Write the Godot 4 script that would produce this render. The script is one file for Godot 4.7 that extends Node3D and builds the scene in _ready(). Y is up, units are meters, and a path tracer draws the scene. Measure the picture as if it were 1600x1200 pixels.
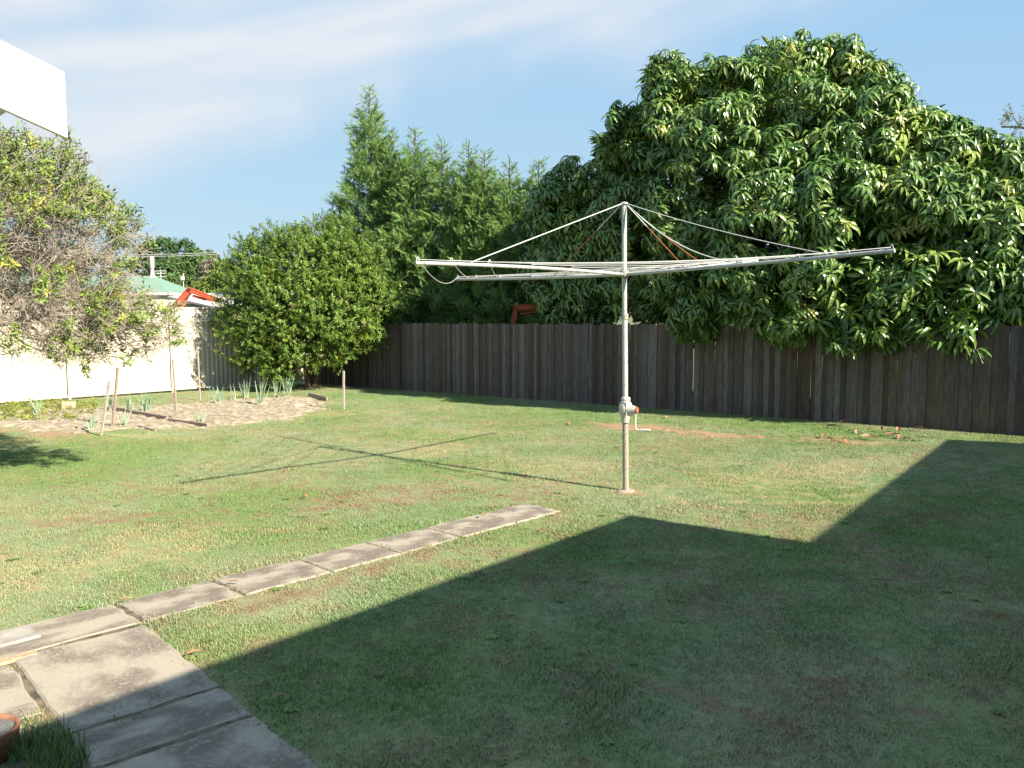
extends Node3D

# ---------------------------------------------------------------- measuring
const F := 1255.0                      # focal length in photograph pixels (1600 x 1200)
const EYE := Vector3(0.0, 1.7, 0.0)
const PITCH := 0.08743                 # camera tilt, radians, horizon at row 490

func ray(px: float, py: float) -> Vector3:
	var a := (px - 800.0) / F
	var b := -(py - 600.0) / F
	return Vector3(a, b * cos(PITCH) - sin(PITCH), -cos(PITCH) - b * sin(PITCH))

# the garden falls gently towards its far left corner
const SLOPE := Vector3(0.0075, 0.0903, 0.01297)

func gy(x: float, z: float) -> float:
	return SLOPE.x * x + SLOPE.z * z + SLOPE.y

func gp(px: float, py: float) -> Vector3:      # point on the ground
	var r := ray(px, py)
	return EYE + r * ((SLOPE.y - EYE.y) / (r.y - SLOPE.x * r.x - SLOPE.z * r.z))

func onto(x: float, z: float) -> Vector3:      # from level ground to the sloping ground in the same direction
	var r := Vector3(x, -EYE.y, z)
	return EYE + r * ((SLOPE.y - EYE.y) / (r.y - SLOPE.x * r.x - SLOPE.z * r.z))

func at(px: float, py: float, depth: float) -> Vector3:  # point at a known distance in front
	var r := ray(px, py)
	return EYE + r * (depth / -r.z)

# ---------------------------------------------------------------- mesh builder
class MB:
	var v := PackedVector3Array()
	var n := PackedVector3Array()
	var u := PackedVector2Array()
	var c := PackedColorArray()
	var i := PackedInt32Array()
	var col := Color(1, 1, 1)
	func vert(p: Vector3, nn: Vector3, uv := Vector2.ZERO) -> int:
		v.append(p); n.append(nn); u.append(uv); c.append(col)
		return v.size() - 1
	func tri(a: Vector3, b: Vector3, d: Vector3, ua := Vector2.ZERO, ub := Vector2.ZERO, ud := Vector2.ZERO) -> void:
		var nn := (d - a).cross(b - a).normalized()
		var k := vert(a, nn, ua); vert(b, nn, ub); vert(d, nn, ud)
		i.append_array(PackedInt32Array([k, k + 1, k + 2]))
	# corners clockwise seen from the front
	func quad(a: Vector3, b: Vector3, d: Vector3, e: Vector3, s := Vector2(1, 1), o := Vector2.ZERO) -> void:
		var nn := (d - a).cross(b - a)
		if nn.length_squared() < 1e-14:
			nn = (e - a).cross(d - a)
		nn = nn.normalized()
		var k := vert(a, nn, o); vert(b, nn, o + Vector2(0, s.y)); vert(d, nn, o + s); vert(e, nn, o + Vector2(s.x, 0))
		i.append_array(PackedInt32Array([k, k + 1, k + 2, k, k + 2, k + 3]))
	# box with chamfered edges, size s, in frame t; uv in metres with offset o
	func box(t: Transform3D, s: Vector3, bev := 0.004, o := Vector2.ZERO) -> void:
		var h := s * 0.5
		bev = minf(bev, minf(h.x, minf(h.y, h.z)) * 0.9)
		for ax in 3:
			for sg in [-1.0, 1.0]:
				var b1 := (ax + 1) % 3
				var b2 := (ax + 2) % 3
				var pts := []
				for q in [[-1, -1], [1, -1], [1, 1], [-1, 1]]:
					var p := Vector3.ZERO
					p[ax] = h[ax] * sg
					p[b1] = (h[b1] - bev) * q[0]
					p[b2] = (h[b2] - bev) * q[1]
					pts.append(t * p)
				if sg > 0:
					pts.reverse()
				var uvs := Vector2(s[b1], s[b2])
				quad(pts[0], pts[1], pts[2], pts[3], uvs if ax != 2 else Vector2(s.y, s.x), o)
		if bev <= 0.0005:
			return
		for ax in 3:          # edge chamfers along axis ax
			var b1 := (ax + 1) % 3
			var b2 := (ax + 2) % 3
			for q in [[-1, -1], [1, -1], [1, 1], [-1, 1]]:
				var p1 := Vector3.ZERO; var p2 := Vector3.ZERO
				p1[b1] = h[b1] * q[0]; p1[b2] = (h[b2] - bev) * q[1]
				p2[b1] = (h[b1] - bev) * q[0]; p2[b2] = h[b2] * q[1]
				var lo := -(h[ax] - bev); var hi := h[ax] - bev
				var a := p1; var b := p2; var d := p2; var e := p1
				a[ax] = lo; b[ax] = lo; d[ax] = hi; e[ax] = hi
				if q[0] * q[1] > 0:
					quad(t * a, t * e, t * d, t * b, Vector2(0.01, s[ax]), o)
				else:
					quad(t * a, t * b, t * d, t * e, Vector2(0.01, s[ax]), o)
		for sx in [-1.0, 1.0]:
			for sy in [-1.0, 1.0]:
				for sz in [-1.0, 1.0]:
					var a := Vector3(h.x * sx, (h.y - bev) * sy, (h.z - bev) * sz)
					var b := Vector3((h.x - bev) * sx, h.y * sy, (h.z - bev) * sz)
					var d := Vector3((h.x - bev) * sx, (h.y - bev) * sy, h.z * sz)
					if sx * sy * sz > 0: tri(t * a, t * d, t * b, o, o, o)
					else: tri(t * a, t * b, t * d, o, o, o)
	func tube(pts: Array, rad: Array, sides := 8, caps := true) -> void:
		var m := pts.size()
		var ref := Vector3.UP
		var d0: Vector3 = (pts[m - 1] - pts[0]).normalized()
		if absf(d0.dot(ref)) > 0.9: ref = Vector3.RIGHT
		var first := v.size()
		var along := 0.0
		for k in m:
			var d: Vector3 = (pts[mini(k + 1, m - 1)] - pts[maxi(k - 1, 0)]).normalized()
			var x := ref.cross(d).normalized()
			var y := d.cross(x)
			if k > 0: along += pts[k].distance_to(pts[k - 1])
			for s in sides + 1:
				var an := TAU * s / sides
				var nn := x * cos(an) + y * sin(an)
				vert(pts[k] + nn * rad[k], nn, Vector2(float(s) / sides, along))
		var w := sides + 1
		for k in m - 1:
			for s in sides:
				var a := first + k * w + s
				i.append_array(PackedInt32Array([a, a + w, a + 1, a + 1, a + w, a + w + 1]))
		if caps:
			for e in [0, m - 1]:
				var d: Vector3 = (pts[1] - pts[0]).normalized() * -1.0 if e == 0 else (pts[m - 1] - pts[m - 2]).normalized()
				var k := vert(pts[e], d)
				for s in sides:
					var a := v[first + e * w + s]; var b := v[first + e * w + s + 1]
					var ka := vert(a, d); var kb := vert(b, d)
					if e == 0: i.append_array(PackedInt32Array([k, ka, kb]))
					else: i.append_array(PackedInt32Array([k, kb, ka]))
	# surface of revolution about the y axis through o: profile of Vector2(radius, height)
	func lathe(o: Vector3, prof: Array, sides := 24) -> void:
		var first := v.size()
		for k in prof.size():
			var p: Vector2 = prof[k]
			var d: Vector2 = (prof[mini(k + 1, prof.size() - 1)] - prof[maxi(k - 1, 0)]).normalized()
			for s in sides + 1:
				var an := TAU * s / sides
				var q := Vector3(cos(an), 0, sin(an))
				vert(o + q * p.x + Vector3(0, p.y, 0), (q * d.y + Vector3(0, -d.x, 0)).normalized(), Vector2(an, p.y))
		var w := sides + 1
		for k in prof.size() - 1:
			for s in sides:
				var a := first + k * w + s
				i.append_array(PackedInt32Array([a, a + 1, a + w, a + 1, a + w + 1, a + w]))
	# a leaf blade: start, first direction, side, length, width, droop, fold
	func leaf(p: Vector3, d: Vector3, side: Vector3, length: float, width: float, droop: float, segs: int, fold := 0.25) -> void:
		var prev := []
		var q := p
		var dir := d.normalized()
		for k in segs + 1:
			var t := float(k) / segs
			var wd := width * 0.5 * pow(sin(PI * clampf(0.06 + t * 0.94, 0, 1)), 0.75) if k < segs else 0.0
			var up := side.cross(dir).normalized()
			var row := [q - side * wd + up * wd * fold, q, q + side * wd + up * wd * fold]
			if k > 0:
				quad(prev[0], row[0], row[1], prev[1]); quad(prev[1], row[1], row[2], prev[2])
			prev = row
			q += dir * (length / segs)
			dir = (dir + Vector3(0, -droop / segs, 0)).normalized()
	func mesh(m: Material) -> ArrayMesh:
		var arr := []
		arr.resize(Mesh.ARRAY_MAX)
		arr[Mesh.ARRAY_VERTEX] = v; arr[Mesh.ARRAY_NORMAL] = n; arr[Mesh.ARRAY_TEX_UV] = u; arr[Mesh.ARRAY_COLOR] = c; arr[Mesh.ARRAY_INDEX] = i
		var am := ArrayMesh.new()
		am.add_surface_from_arrays(Mesh.PRIMITIVE_TRIANGLES, arr)
		am.surface_set_material(0, m)
		return am

class Copies3:                           # collects instances for a MultiMesh
	var b := PackedFloat32Array()
	var count := 0
	func add(t: Transform3D, c: Color) -> void:
		b.append_array(PackedFloat32Array([t.basis.x.x, t.basis.y.x, t.basis.z.x, t.origin.x, t.basis.x.y, t.basis.y.y, t.basis.z.y, t.origin.y, t.basis.x.z, t.basis.y.z, t.basis.z.z, t.origin.z, c.r, c.g, c.b, 1.0]))
		count += 1
	func node(called: String, m: Mesh) -> MultiMeshInstance3D:
		var mm := MultiMesh.new()
		mm.transform_format = MultiMesh.TRANSFORM_3D
		mm.use_colors = true
		mm.mesh = m
		mm.instance_count = count
		mm.buffer = b
		var o := MultiMeshInstance3D.new()
		o.multimesh = mm
		o.name = called
		o.set_meta("kind", "stuff")
		return o

# ---------------------------------------------------------------- scene helpers
var used := {}
var rng := RandomNumberGenerator.new()

func numbered(called: String) -> String:
	var k: int = used.get(called, 0)
	used[called] = k + 1
	return called if k == 0 else "%s_%03d" % [called, k]

func tag(o: Node, label: String, category: String, group := "", kind := "") -> void:
	if label: o.set_meta("label", label)
	if category: o.set_meta("category", category)
	if group: o.set_meta("group", group)
	if kind: o.set_meta("kind", kind)

func thing(called: String, label: String, category: String, where := Vector3.ZERO, group := "", kind := "") -> Node3D:
	var o := Node3D.new()
	o.name = numbered(called)
	add_child(o)
	o.position = where
	tag(o, label, category, group, kind)
	return o

func part(called: String, m: Mesh, parent: Node, t := Transform3D()) -> MeshInstance3D:
	var o := MeshInstance3D.new()
	o.name = called if parent != self else numbered(called)
	o.mesh = m
	o.transform = t
	parent.add_child(o, true)
	return o

func rf(a: float, b: float) -> float:
	return rng.randf_range(a, b)

func rdir() -> Vector3:
	var z := rf(-1, 1)
	var a := rf(0, TAU)
	var r := sqrt(1.0 - z * z)
	return Vector3(r * cos(a), z, r * sin(a))

func frame(y: Vector3, yaw: float, s := 1.0) -> Basis:
	y = y.normalized()
	var x := y.cross(Vector3(0.31, 0.2, 0.93)).normalized()
	x = x.rotated(y, yaw)
	return Basis(x, y, x.cross(y)).scaled_local(Vector3(s, s, s))

func mat(lin: Color, rough := 0.8, spec := 0.5) -> StandardMaterial3D:
	var m := StandardMaterial3D.new()
	m.albedo_color = lin.linear_to_srgb()
	m.roughness = rough
	m.metallic_specular = spec
	return m

func leaf_mat(rough: float, back: Color, spec := 0.5) -> StandardMaterial3D:
	var m := mat(Color(1, 1, 1), rough, spec)
	m.vertex_color_use_as_albedo = true
	m.cull_mode = BaseMaterial3D.CULL_DISABLED
	m.backlight_enabled = true
	m.backlight = back
	return m

func noise(sd: int, freq: float, oct := 3) -> FastNoiseLite:
	var f := FastNoiseLite.new()
	f.seed = sd
	f.noise_type = FastNoiseLite.TYPE_SIMPLEX_SMOOTH
	f.frequency = freq
	f.fractal_octaves = oct
	return f

func ramp_tex(sd: int, freq: float, cols: Array, offs: Array, size := 512) -> NoiseTexture2D:
	var g := Gradient.new()
	g.offsets = PackedFloat32Array(offs)
	var cc := PackedColorArray()
	for q in cols: cc.append((q as Color).linear_to_srgb())
	g.colors = cc
	var t := NoiseTexture2D.new()
	t.width = size; t.height = size
	t.seamless = true
	t.noise = noise(sd, freq, 5)
	t.color_ramp = g
	return t

func tri_mat(tex: Texture2D, per_m: float, rough := 0.85, relief: Texture2D = null, cm := 0.0) -> StandardMaterial3D:
	var m := StandardMaterial3D.new()
	m.albedo_texture = tex
	m.uv1_triplanar = true
	m.uv1_world_triplanar = true
	m.uv1_scale = Vector3.ONE * per_m
	m.roughness = rough
	if relief:
		m.heightmap_enabled = true
		m.heightmap_texture = relief
		m.heightmap_scale = cm
	return m

# branches that reach every target: each joins the nearest point already grown; widths follow the load they carry
func branches(root: Vector3, targets: Array, r_tip: float, r_max: float, grow_pow: float, sides := 4, jitter := 0.12) -> MB:
	var pos := [root]
	var par := [-1]
	targets.sort_custom(func(a, b): return a.distance_squared_to(root) < b.distance_squared_to(root))
	var rd := [0.0]
	for t in targets:
		var best := 0
		var bd := 1e9
		var tr: float = t.distance_to(root)
		for k in pos.size():
			var d: float = t.distance_to(pos[k]) + 0.25 * rd[k]
			if d < bd:
				bd = d; best = k
		pos.append(t); par.append(best)
		rd.append(rd[best] + t.distance_to(pos[best]))
	var burden := []
	burden.resize(pos.size())
	burden.fill(1.0)
	for k in range(pos.size() - 1, 0, -1):
		burden[par[k]] += burden[k]
	var m := MB.new()
	var tot: float = burden[0]
	for k in range(1, pos.size()):
		var a: Vector3 = pos[par[k]]
		var b: Vector3 = pos[k]
		var rb := r_tip + (r_max - r_tip) * pow((burden[k] - 1.0) / tot, grow_pow)
		var ra := r_tip + (r_max - r_tip) * pow((minf(burden[par[k]], burden[k] * 1.3) - 1.0) / tot, grow_pow)
		var mid := a.lerp(b, 0.5) + rdir() * a.distance_to(b) * jitter
		m.tube([a, mid, b], [ra, (ra + rb) * 0.5, rb], sides, false)
	return m

# ---------------------------------------------------------------- the lawn's colours
var n1 := noise(3, 0.16, 3)
var n2 := noise(5, 0.7, 4)
var n3 := noise(9, 4.0, 3)
# centre x, z, half sizes, turn, strength, kind (0 dry brown, 1 bare earth, 2 straw, 3 lush)
var patches := [
	[-1.2, -7.35, 1.25, 0.55, 0.15, 0.75, 0], [-1.75, -6.75, 0.5, 0.25, 0.2, 0.5, 0], [-3.6, -6.45, 0.75, 0.16, 0.35, 0.75, 0], [-3.0, -6.7, 0.5, 0.12, 0.3, 0.5, 0],
	[-1.3, -10.0, 1.3, 0.5, -0.4, 0.45, 2], [-0.9, -11.2, 1.0, 0.5, -0.3, 0.35, 2], [0.2, -8.6, 0.9, 0.5, 0.5, 0.35, 2],
	[-1.35, -4.75, 0.55, 0.16, 0.8, 0.8, 0], [-0.75, -5.35, 0.45, 0.1, 0.8, 0.6, 0], [-1.95, -4.1, 0.2, 0.12, 0.0, 0.6, 0],
	[1.9, -11.95, 1.1, 0.26, -0.55, 1.4, 1], [2.5, -11.5, 0.8, 0.25, -0.5, 1.4, 1], [3.0, -11.15, 0.9, 0.26, -0.35, 1.3, 1], [4.5, -10.6, 0.5, 0.14, -0.3, 0.7, 1],
	[1.4, -4.6, 0.5, 0.35, 0.2, 0.6, 0], [2.3, -5.2, 0.6, 0.3, 0.6, 0.55, 0], [0.5, -3.6, 0.35, 0.25, 0.1, 0.55, 0], [1.3, -3.4, 0.4, 0.3, 0.1, 0.5, 0], [2.6, -6.3, 0.8, 0.4, 0.3, 0.4, 0], [3.4, -7.4, 0.6, 0.4, 0.0, 0.5, 2],
	[2.6, -8.0, 1.4, 0.7, 0.6, 0.6, 2], [-2.9, -5.3, 1.0, 0.5, 0.7, 0.5, 2], [-1.0, -6.2, 0.5, 0.3, 0.7, 0.5, 3], [-4.6, -9.4, 1.6, 0.7, 0.2, 0.5, 3],
	[4.6, -11.7, 1.8, 0.45, -0.6, 0.9, 3], [1.0, -13.6, 2.2, 0.6, -0.65, 0.7, 3], [-2.6, -16.2, 1.6, 0.8, -0.6, 0.8, 3],
	[-5.4, -11.15, 0.9, 0.3, -0.3, 0.6, 2], [-7.2, -11.6, 1.5, 0.4, -0.5, 0.8, 1], [-3.0, -13.6, 0.8, 0.7, 0.3, 0.5, 2], [1.1, -7.55, 0.2, 0.12, 0.0, 0.9, 1]]

func lawn(x: float, z: float) -> Color:      # linear colour; alpha = how much grass stands there
	var a := n1.get_noise_2d(x * 2.0, z * 2.0)
	var b := n2.get_noise_2d(x, z)
	var c := n3.get_noise_2d(x, z)
	var col := Color(0.118, 0.174, 0.062).lerp(Color(0.138, 0.19, 0.094), clampf(0.5 + a * 1.6, 0, 1))
	var dry := smoothstep(-0.35, 0.55, a * 0.45 + b * 0.6 + c * 0.25 + 0.05)
	col = col.lerp(Color(0.235, 0.225, 0.13), dry * 0.55)
	col = col.lerp(Color(0.17, 0.128, 0.075), smoothstep(0.1, 0.5, c + b * 0.35) * 0.6)
	var grass := 1.0
	for p in patches:
		var dx: float = x - p[0]
		var dz: float = z - p[1]
		if absf(dx) > 3.5 or absf(dz) > 3.5: continue
		var cs := cos(p[4]); var sn := sin(p[4])
		var ex: float = (dx * cs - dz * sn) / p[2]
		var ez: float = (dx * sn + dz * cs) / p[3]
		var w: float = smoothstep(1.3, 0.5, sqrt(ex * ex + ez * ez) - b * 0.9 - c * 0.9) * p[5] * (1.0 if p[6] == 1 else clampf(0.75 + c * 1.2, 0.2, 1.2))
		if w <= 0.0: continue
		w = minf(w, 1.0)
		match p[6]:
			0:
				col = col.lerp(Color(0.17, 0.128, 0.08), w * 0.8); grass -= w * 0.25
			1:
				col = col.lerp(Color(0.225, 0.145, 0.09), w); grass -= w * 0.97
			2:
				col = col.lerp(Color(0.285, 0.26, 0.14), w * 0.75)
			3:
				col = col.lerp(Color(0.095, 0.185, 0.05), w * 0.8)
	col = col * 1.36
	col.a = clampf(grass, 0.0, 1.0)
	return col

# garden bed outline on the ground
var bed := PackedVector2Array([Vector2(-9.6, -12.4), Vector2(-7.2, -11.75), Vector2(-6.1, -11.35), Vector2(-5.5, -11.75), Vector2(-4.5, -11.95), Vector2(-3.6, -12.8), Vector2(-3.3, -14.2), Vector2(-3.9, -15.9), Vector2(-4.5, -16.6), Vector2(-5.6, -15.7), Vector2(-6.5, -14.7), Vector2(-8.2, -14.1), Vector2(-9.7, -13.5)])

func bed_depth(x: float, z: float) -> float:    # metres inside the bed, negative outside
	var p := Vector2(x, z)
	var d := 1e9
	for k in bed.size():
		d = minf(d, p.distance_to(Geometry2D.get_closest_point_to_segment(p, bed[k], bed[(k + 1) % bed.size()])))
	return d if Geometry2D.is_point_in_polygon(p, bed) else -d

# path frame: along, across
const PO := Vector3(-2.31, 0.014, -4.55)
const PU := Vector3(0.693, -0.0042, -0.721)
const PW := Vector3(0.721, 0.0144, 0.693)
var slabs := []      # [along0, along1, across0, across1]

const TURN := 0.066                   # the branch towards the house leaves at a slight angle

func on_slab(x: float, z: float, grow: float) -> bool:
	var q := Vector3(x, PO.y, z) - PO
	for k in slabs:
		var s := q.dot(PU)
		var w := q.dot(PW)
		if k[2] > 0.3: s += TURN * (w - 0.43)
		if s > k[0] - grow and s < k[1] + grow and w > k[2] - grow and w < k[3] + grow:
			return true
	return false

func _ready() -> void:
	rng.seed = 20240611
	for k in bed.size():
		var p := onto(bed[k].x, bed[k].y)
		bed[k] = Vector2(p.x, p.z)
	for q in patches:
		var p := onto(q[0], q[1])
		q[0] = p.x; q[1] = p.z
	look_and_light()
	ground()
	house()
	paling_fence()
	steel_fence()
	paths()
	neighbours()
	trees()
	left_shrub()
	hoist()
	garden()
	litter()

# ---------------------------------------------------------------- camera, sky, sun
func look_and_light() -> void:
	var cam := Camera3D.new()
	cam.name = "camera"
	cam.position = EYE
	cam.rotation = Vector3(-PITCH, 0, 0)
	cam.fov = rad_to_deg(2.0 * atan(600.0 / F))
	cam.far = 600.0
	cam.current = true
	add_child(cam)

	var sun := DirectionalLight3D.new()
	sun.name = "sun"
	sun.light_energy = 1.6
	sun.light_color = Color(1.0, 0.955, 0.87)
	sun.light_angular_distance = 0.5
	sun.shadow_enabled = true
	add_child(sun)
	sun.look_at_from_position(Vector3.ZERO, Vector3(-0.663, -0.515, -0.543), Vector3.UP)

	var w := 1024
	var h := 512
	var img := Image.create(w, h, false, Image.FORMAT_RGBF)
	var na := noise(21, 1.0, 4)
	var nb := noise(22, 1.0, 3)
	for y in h:
		var el := 90.0 - 180.0 * (y + 0.5) / h
		for x in w:
			var az := wrapf(360.0 * (x + 0.5) / w, -180.0, 180.0)
			var e := maxf(el, 0.0)
			var dir := Vector3(sin(deg_to_rad(az)) * cos(deg_to_rad(el)), sin(deg_to_rad(el)), -cos(deg_to_rad(az)) * cos(deg_to_rad(el)))
			# clear air: deeper blue overhead, pale at the horizon, paler to the left of the view (towards the hazy side)
			var haze := pow(1.0 - sin(deg_to_rad(e)), 2.6)
			var side := 0.5 - 0.5 * sin(deg_to_rad(az + 5.0))
			var c := Color(0.095, 0.19, 0.305).lerp(Color(0.228, 0.3, 0.332), clampf(haze * (0.62 + 0.5 * side), 0, 1))
			# thin high cloud drawn out in long streaks
			if el > -2.0:
				var t := el - 0.24 * az                       # across the streaks
				var s := az + 0.24 * el                       # along them
				var wave := na.get_noise_3d(dir.x * 3.0, dir.y * 3.0, dir.z * 3.0) * 7.0
				var edge := smoothstep(-180.0, -120.0, az) * (1.0 - smoothstep(120.0, 180.0, az))
				var band := smoothstep(13.6, 19.5, t + wave * 0.6) * (1.0 - smoothstep(23.5, 30.0, t + wave * 0.6)) * edge
				var other := smoothstep(-0.15, 0.5, nb.get_noise_3d(dir.x * 1.4, dir.y * 4.0, dir.z * 1.4)) * smoothstep(30.0, 44.0, absf(t - 19.0) + 8.0)
				var streak := 0.78 + 0.55 * na.get_noise_3d(s * 0.035, t * 0.42, 7.0) * edge
				var cl := clampf(maxf(band * clampf(1.0 - (az + 2.0) / 55.0, 0.2, 1.0), other * 0.8) * streak, 0, 1)
				c = c.lerp(Color(0.295, 0.307, 0.326), cl * 0.95)
			if el < 0.0:
				c = c.lerp(Color(0.1, 0.11, 0.07), clampf(-el / 6.0, 0, 1))
			img.set_pixel(x, y, c)
	var pano := PanoramaSkyMaterial.new()
	pano.panorama = ImageTexture.create_from_image(img)
	var sky := Sky.new()
	sky.sky_material = pano
	var env := Environment.new()
	env.background_mode = Environment.BG_SKY
	env.sky = sky
	env.tonemap_mode = Environment.TONE_MAPPER_LINEAR
	env.tonemap_exposure = 2.8
	env.sdfgi_enabled = true
	env.ssao_enabled = true
	env.ssil_enabled = true
	var we := WorldEnvironment.new()
	we.name = "environment"
	we.environment = env
	add_child(we)

# ---------------------------------------------------------------- ground and grass
func ground() -> void:
	# path slabs are needed to keep grass off them
	for k in [[-1.3, -0.008], [0.0, 0.583], [0.59, 1.193], [1.2, 1.763], [1.77, 2.343], [2.35, 2.943], [2.95, 3.5]]:
		slabs.append([k[0], k[1], 0.0, 0.43])
	for k in [[0.44, 1.44], [1.452, 1.78], [1.792, 2.6]]:
		slabs.append([-0.64, -0.02, k[0], k[1]])
	slabs.append([-1.7, -0.652, 0.44, 1.12])

	var far := MB.new()
	far.quad(Vector3(-300, -0.35, -420), Vector3(-300, -0.35, 120), Vector3(300, -0.35, 120), Vector3(300, -0.35, -420))
	var gt := ramp_tex(31, 0.02, [Color(0.07, 0.1, 0.035), Color(0.12, 0.15, 0.06), Color(0.2, 0.19, 0.1)], [0.2, 0.5, 0.85])
	var go := part("ground", far.mesh(tri_mat(gt, 0.11, 0.95)), self)
	tag(go, "open grassy ground of the gardens beyond the fences", "ground", "", "structure")

	# the lawn sheet itself: the earth and thatch between the blades
	var size := 1024
	var x0 := -14.0; var z0 := -23.6; var span := 26.0
	var img := Image.create(size, size, false, Image.FORMAT_RGB8)
	var nf := noise(41, 9.0, 3)
	for y in size:
		for x in size:
			var wx := x0 + span * (x + 0.5) / size
			var wz := z0 + span * (y + 0.5) / size
			var c := lawn(wx, wz)
			var g := nf.get_noise_2d(wx, wz)
			var th := Color(0.24, 0.2, 0.12)
			c = c.lerp(th, 0.2 * c.a).lerp(Color(0.09, 0.08, 0.045), clampf(g * 0.7, 0, 0.35) * c.a)
			c = c * (1.0 + g * 0.3)
			img.set_pixel(x, y, Color(c.r, c.g, c.b).linear_to_srgb())
	var lm := StandardMaterial3D.new()
	lm.albedo_texture = ImageTexture.create_from_image(img)
	lm.roughness = 1.0
	lm.metallic_specular = 0.2
	var sheet := MB.new()
	var nn := 96
	var nh := noise(43, 0.5, 2)
	for j in nn + 1:
		for k in nn + 1:
			var fx := float(k) / nn; var fz := float(j) / nn
			var px := x0 + span * fx; var pz := z0 + span * fz
			sheet.vert(Vector3(px, gy(px, pz), pz), Vector3.UP, Vector2(fx, fz))
	for j in nn:
		for k in nn:
			var a := j * (nn + 1) + k
			sheet.i.append_array(PackedInt32Array([a, a + 1, a + nn + 1, a + 1, a + nn + 2, a + nn + 1]))
	var lo := part("lawn", sheet.mesh(lm), self)
	tag(lo, "mown lawn with green, straw coloured and bare patches", "lawn", "", "structure")

	# blades: tufts whose blades are 2 to 5 cm long
	var gm := leaf_mat(0.75, Color(0.3, 0.34, 0.18), 0.25)
	var tufts := []
	for vv in 3:
		var m := MB.new()
		for k in 46:
			var o := Vector3(rf(-0.05, 0.05), 0, rf(-0.05, 0.05))
			var an := rf(0, TAU)
			var d := Vector3(cos(an), 0, sin(an))
			var lean := rf(0.2, 1.3)
			var ln := rf(0.009, 0.023)
			var wd := d.cross(Vector3.UP) * rf(0.001, 0.0018)
			var p1 := o + (Vector3.UP + d * lean * 0.5).normalized() * ln * 0.6
			var p2 := p1 + (Vector3.UP * 0.6 + d * lean).normalized() * ln * 0.5
			var sh := rf(0.75, 1.3)
			m.col = Color(sh, sh, sh)
			var pick := rng.randf()
			if pick < 0.15: m.col = Color(1.75, 1.35, 1.3)
			elif pick < 0.21: m.col = Color(1.05, 0.62, 0.6)
			m.quad(o - wd, p1 - wd * 0.8, p1 + wd * 0.8, o + wd)
			m.tri(p1 - wd * 0.8, p2, p1 + wd * 0.8)
		tufts.append(m.mesh(gm))
	var sets := [Copies3.new(), Copies3.new(), Copies3.new()]
	var step := 0.046
	var zz := -1.9
	while zz > -22.5:
		var st := step * (1.0 if zz > -7.0 else 1.25 if zz > -11.0 else 1.6)
		var half := 0.66 * -zz + 1.2
		var xx := maxf(-half, -13.0)
		while xx < minf(half, 9.0):
			var x := xx + rf(-0.5, 0.5) * st
			var z := zz + rf(-0.5, 0.5) * st
			xx += st
			if fence_side(x, z) < 0.03 or white_side(x, z) < 0.05: continue
			if on_slab(x, z, -0.004): continue
			if on_slab(x, z, 0.018) and rng.randf() < 0.6: continue
			var c := lawn(x, z)
			if rng.randf() > c.a * 1.05: continue
			if z < -11.0 and x < -3.0:
				var bd := bed_depth(x, z)
				if bd > -0.12 + rf(-0.25, 0.3) and rng.randf() > 0.25 + 0.6 * smoothstep(-0.15, 0.3, n2.get_noise_2d(x * 1.3, z * 1.3)): continue
			var k := rf(0.85, 1.3)
			var s := rf(0.75, 1.2) * (1.0 if zz > -11.0 else 1.15) * (1.0 + 0.5 * n2.get_noise_2d(x * 2.1 + 30.0, z * 2.1))
			var near_edge := on_slab(x, z, 0.05)
			if near_edge: s *= 1.3
			var cc := Color(c.r * k * rf(0.93, 1.08), c.g * k, c.b * k * rf(0.9, 1.15))
			var t := Transform3D(Basis(Vector3.UP, rf(0, TAU)).scaled(Vector3(s * 1.05, s * (0.75 + 0.25 * c.a), s * 1.05)), Vector3(x, gy(x, z) - 0.003, z))
			sets[rng.randi() % 3].add(t, cc)
		zz -= st
	var root := thing("grass", "short lawn grass growing between the path and the fences", "grass", Vector3.ZERO, "", "stuff")
	for k in 3:
		root.add_child(sets[k].node("grass_blades", tufts[k]), true)
	var wd := MB.new()
	for k in 9:                              # a flat rosette of small broad leaves
		var an := TAU * k / 9.0 + rf(-0.2, 0.2)
		var sh := rf(0.8, 1.2)
		wd.col = Color(sh, sh, sh)
		wd.leaf(Vector3(0, 0.006, 0), Vector3(cos(an), rf(0.1, 0.5), sin(an)), Vector3(-sin(an), 0, cos(an)), rf(0.025, 0.05), rf(0.012, 0.02), 0.5, 3, 0.2)
	var wset := Copies3.new()
	for k in 380:
		var z := -2.2 - 12.0 * pow(rng.randf(), 1.2)
		var x := rf(-0.68, 0.68) * -z
		if on_slab(x, z, 0.02) or fence_side(x, z) < 0.2 or white_side(x, z) < 0.2: continue
		if n2.get_noise_2d(x * 0.8 - 50.0, z * 0.8) < 0.0: continue
		wset.add(Transform3D(Basis(Vector3.UP, rf(0, TAU)).scaled(Vector3.ONE * rf(0.5, 1.3)), Vector3(x, gy(x, z), z)), Color(0.12, 0.19, 0.055) * rf(0.8, 1.4))
	root.add_child(wset.node("small_weeds", wd.mesh(gm)), true)
	print("grass tufts ", sets[0].count + sets[1].count + sets[2].count)

# ---------------------------------------------------------------- fences
const FA := Vector3(-2.87, 0, -19.91)         # paling fence foot: two points of its line
const FB := Vector3(7.15, 0, -11.1)
const WA := Vector3(-10.8, 0, -16.83)        # steel fence foot
const WB := Vector3(-7.48, 0, -20.54)

func fence_side(x: float, z: float) -> float:       # distance to the garden side of the paling fence
	var d := (FB - FA).normalized()
	return (x - FA.x) * -d.z + (z - FA.z) * d.x

func white_side(x: float, z: float) -> float:
	var d := (WB - WA).normalized()
	return (x - WA.x) * -d.z + (z - WA.z) * d.x

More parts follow.
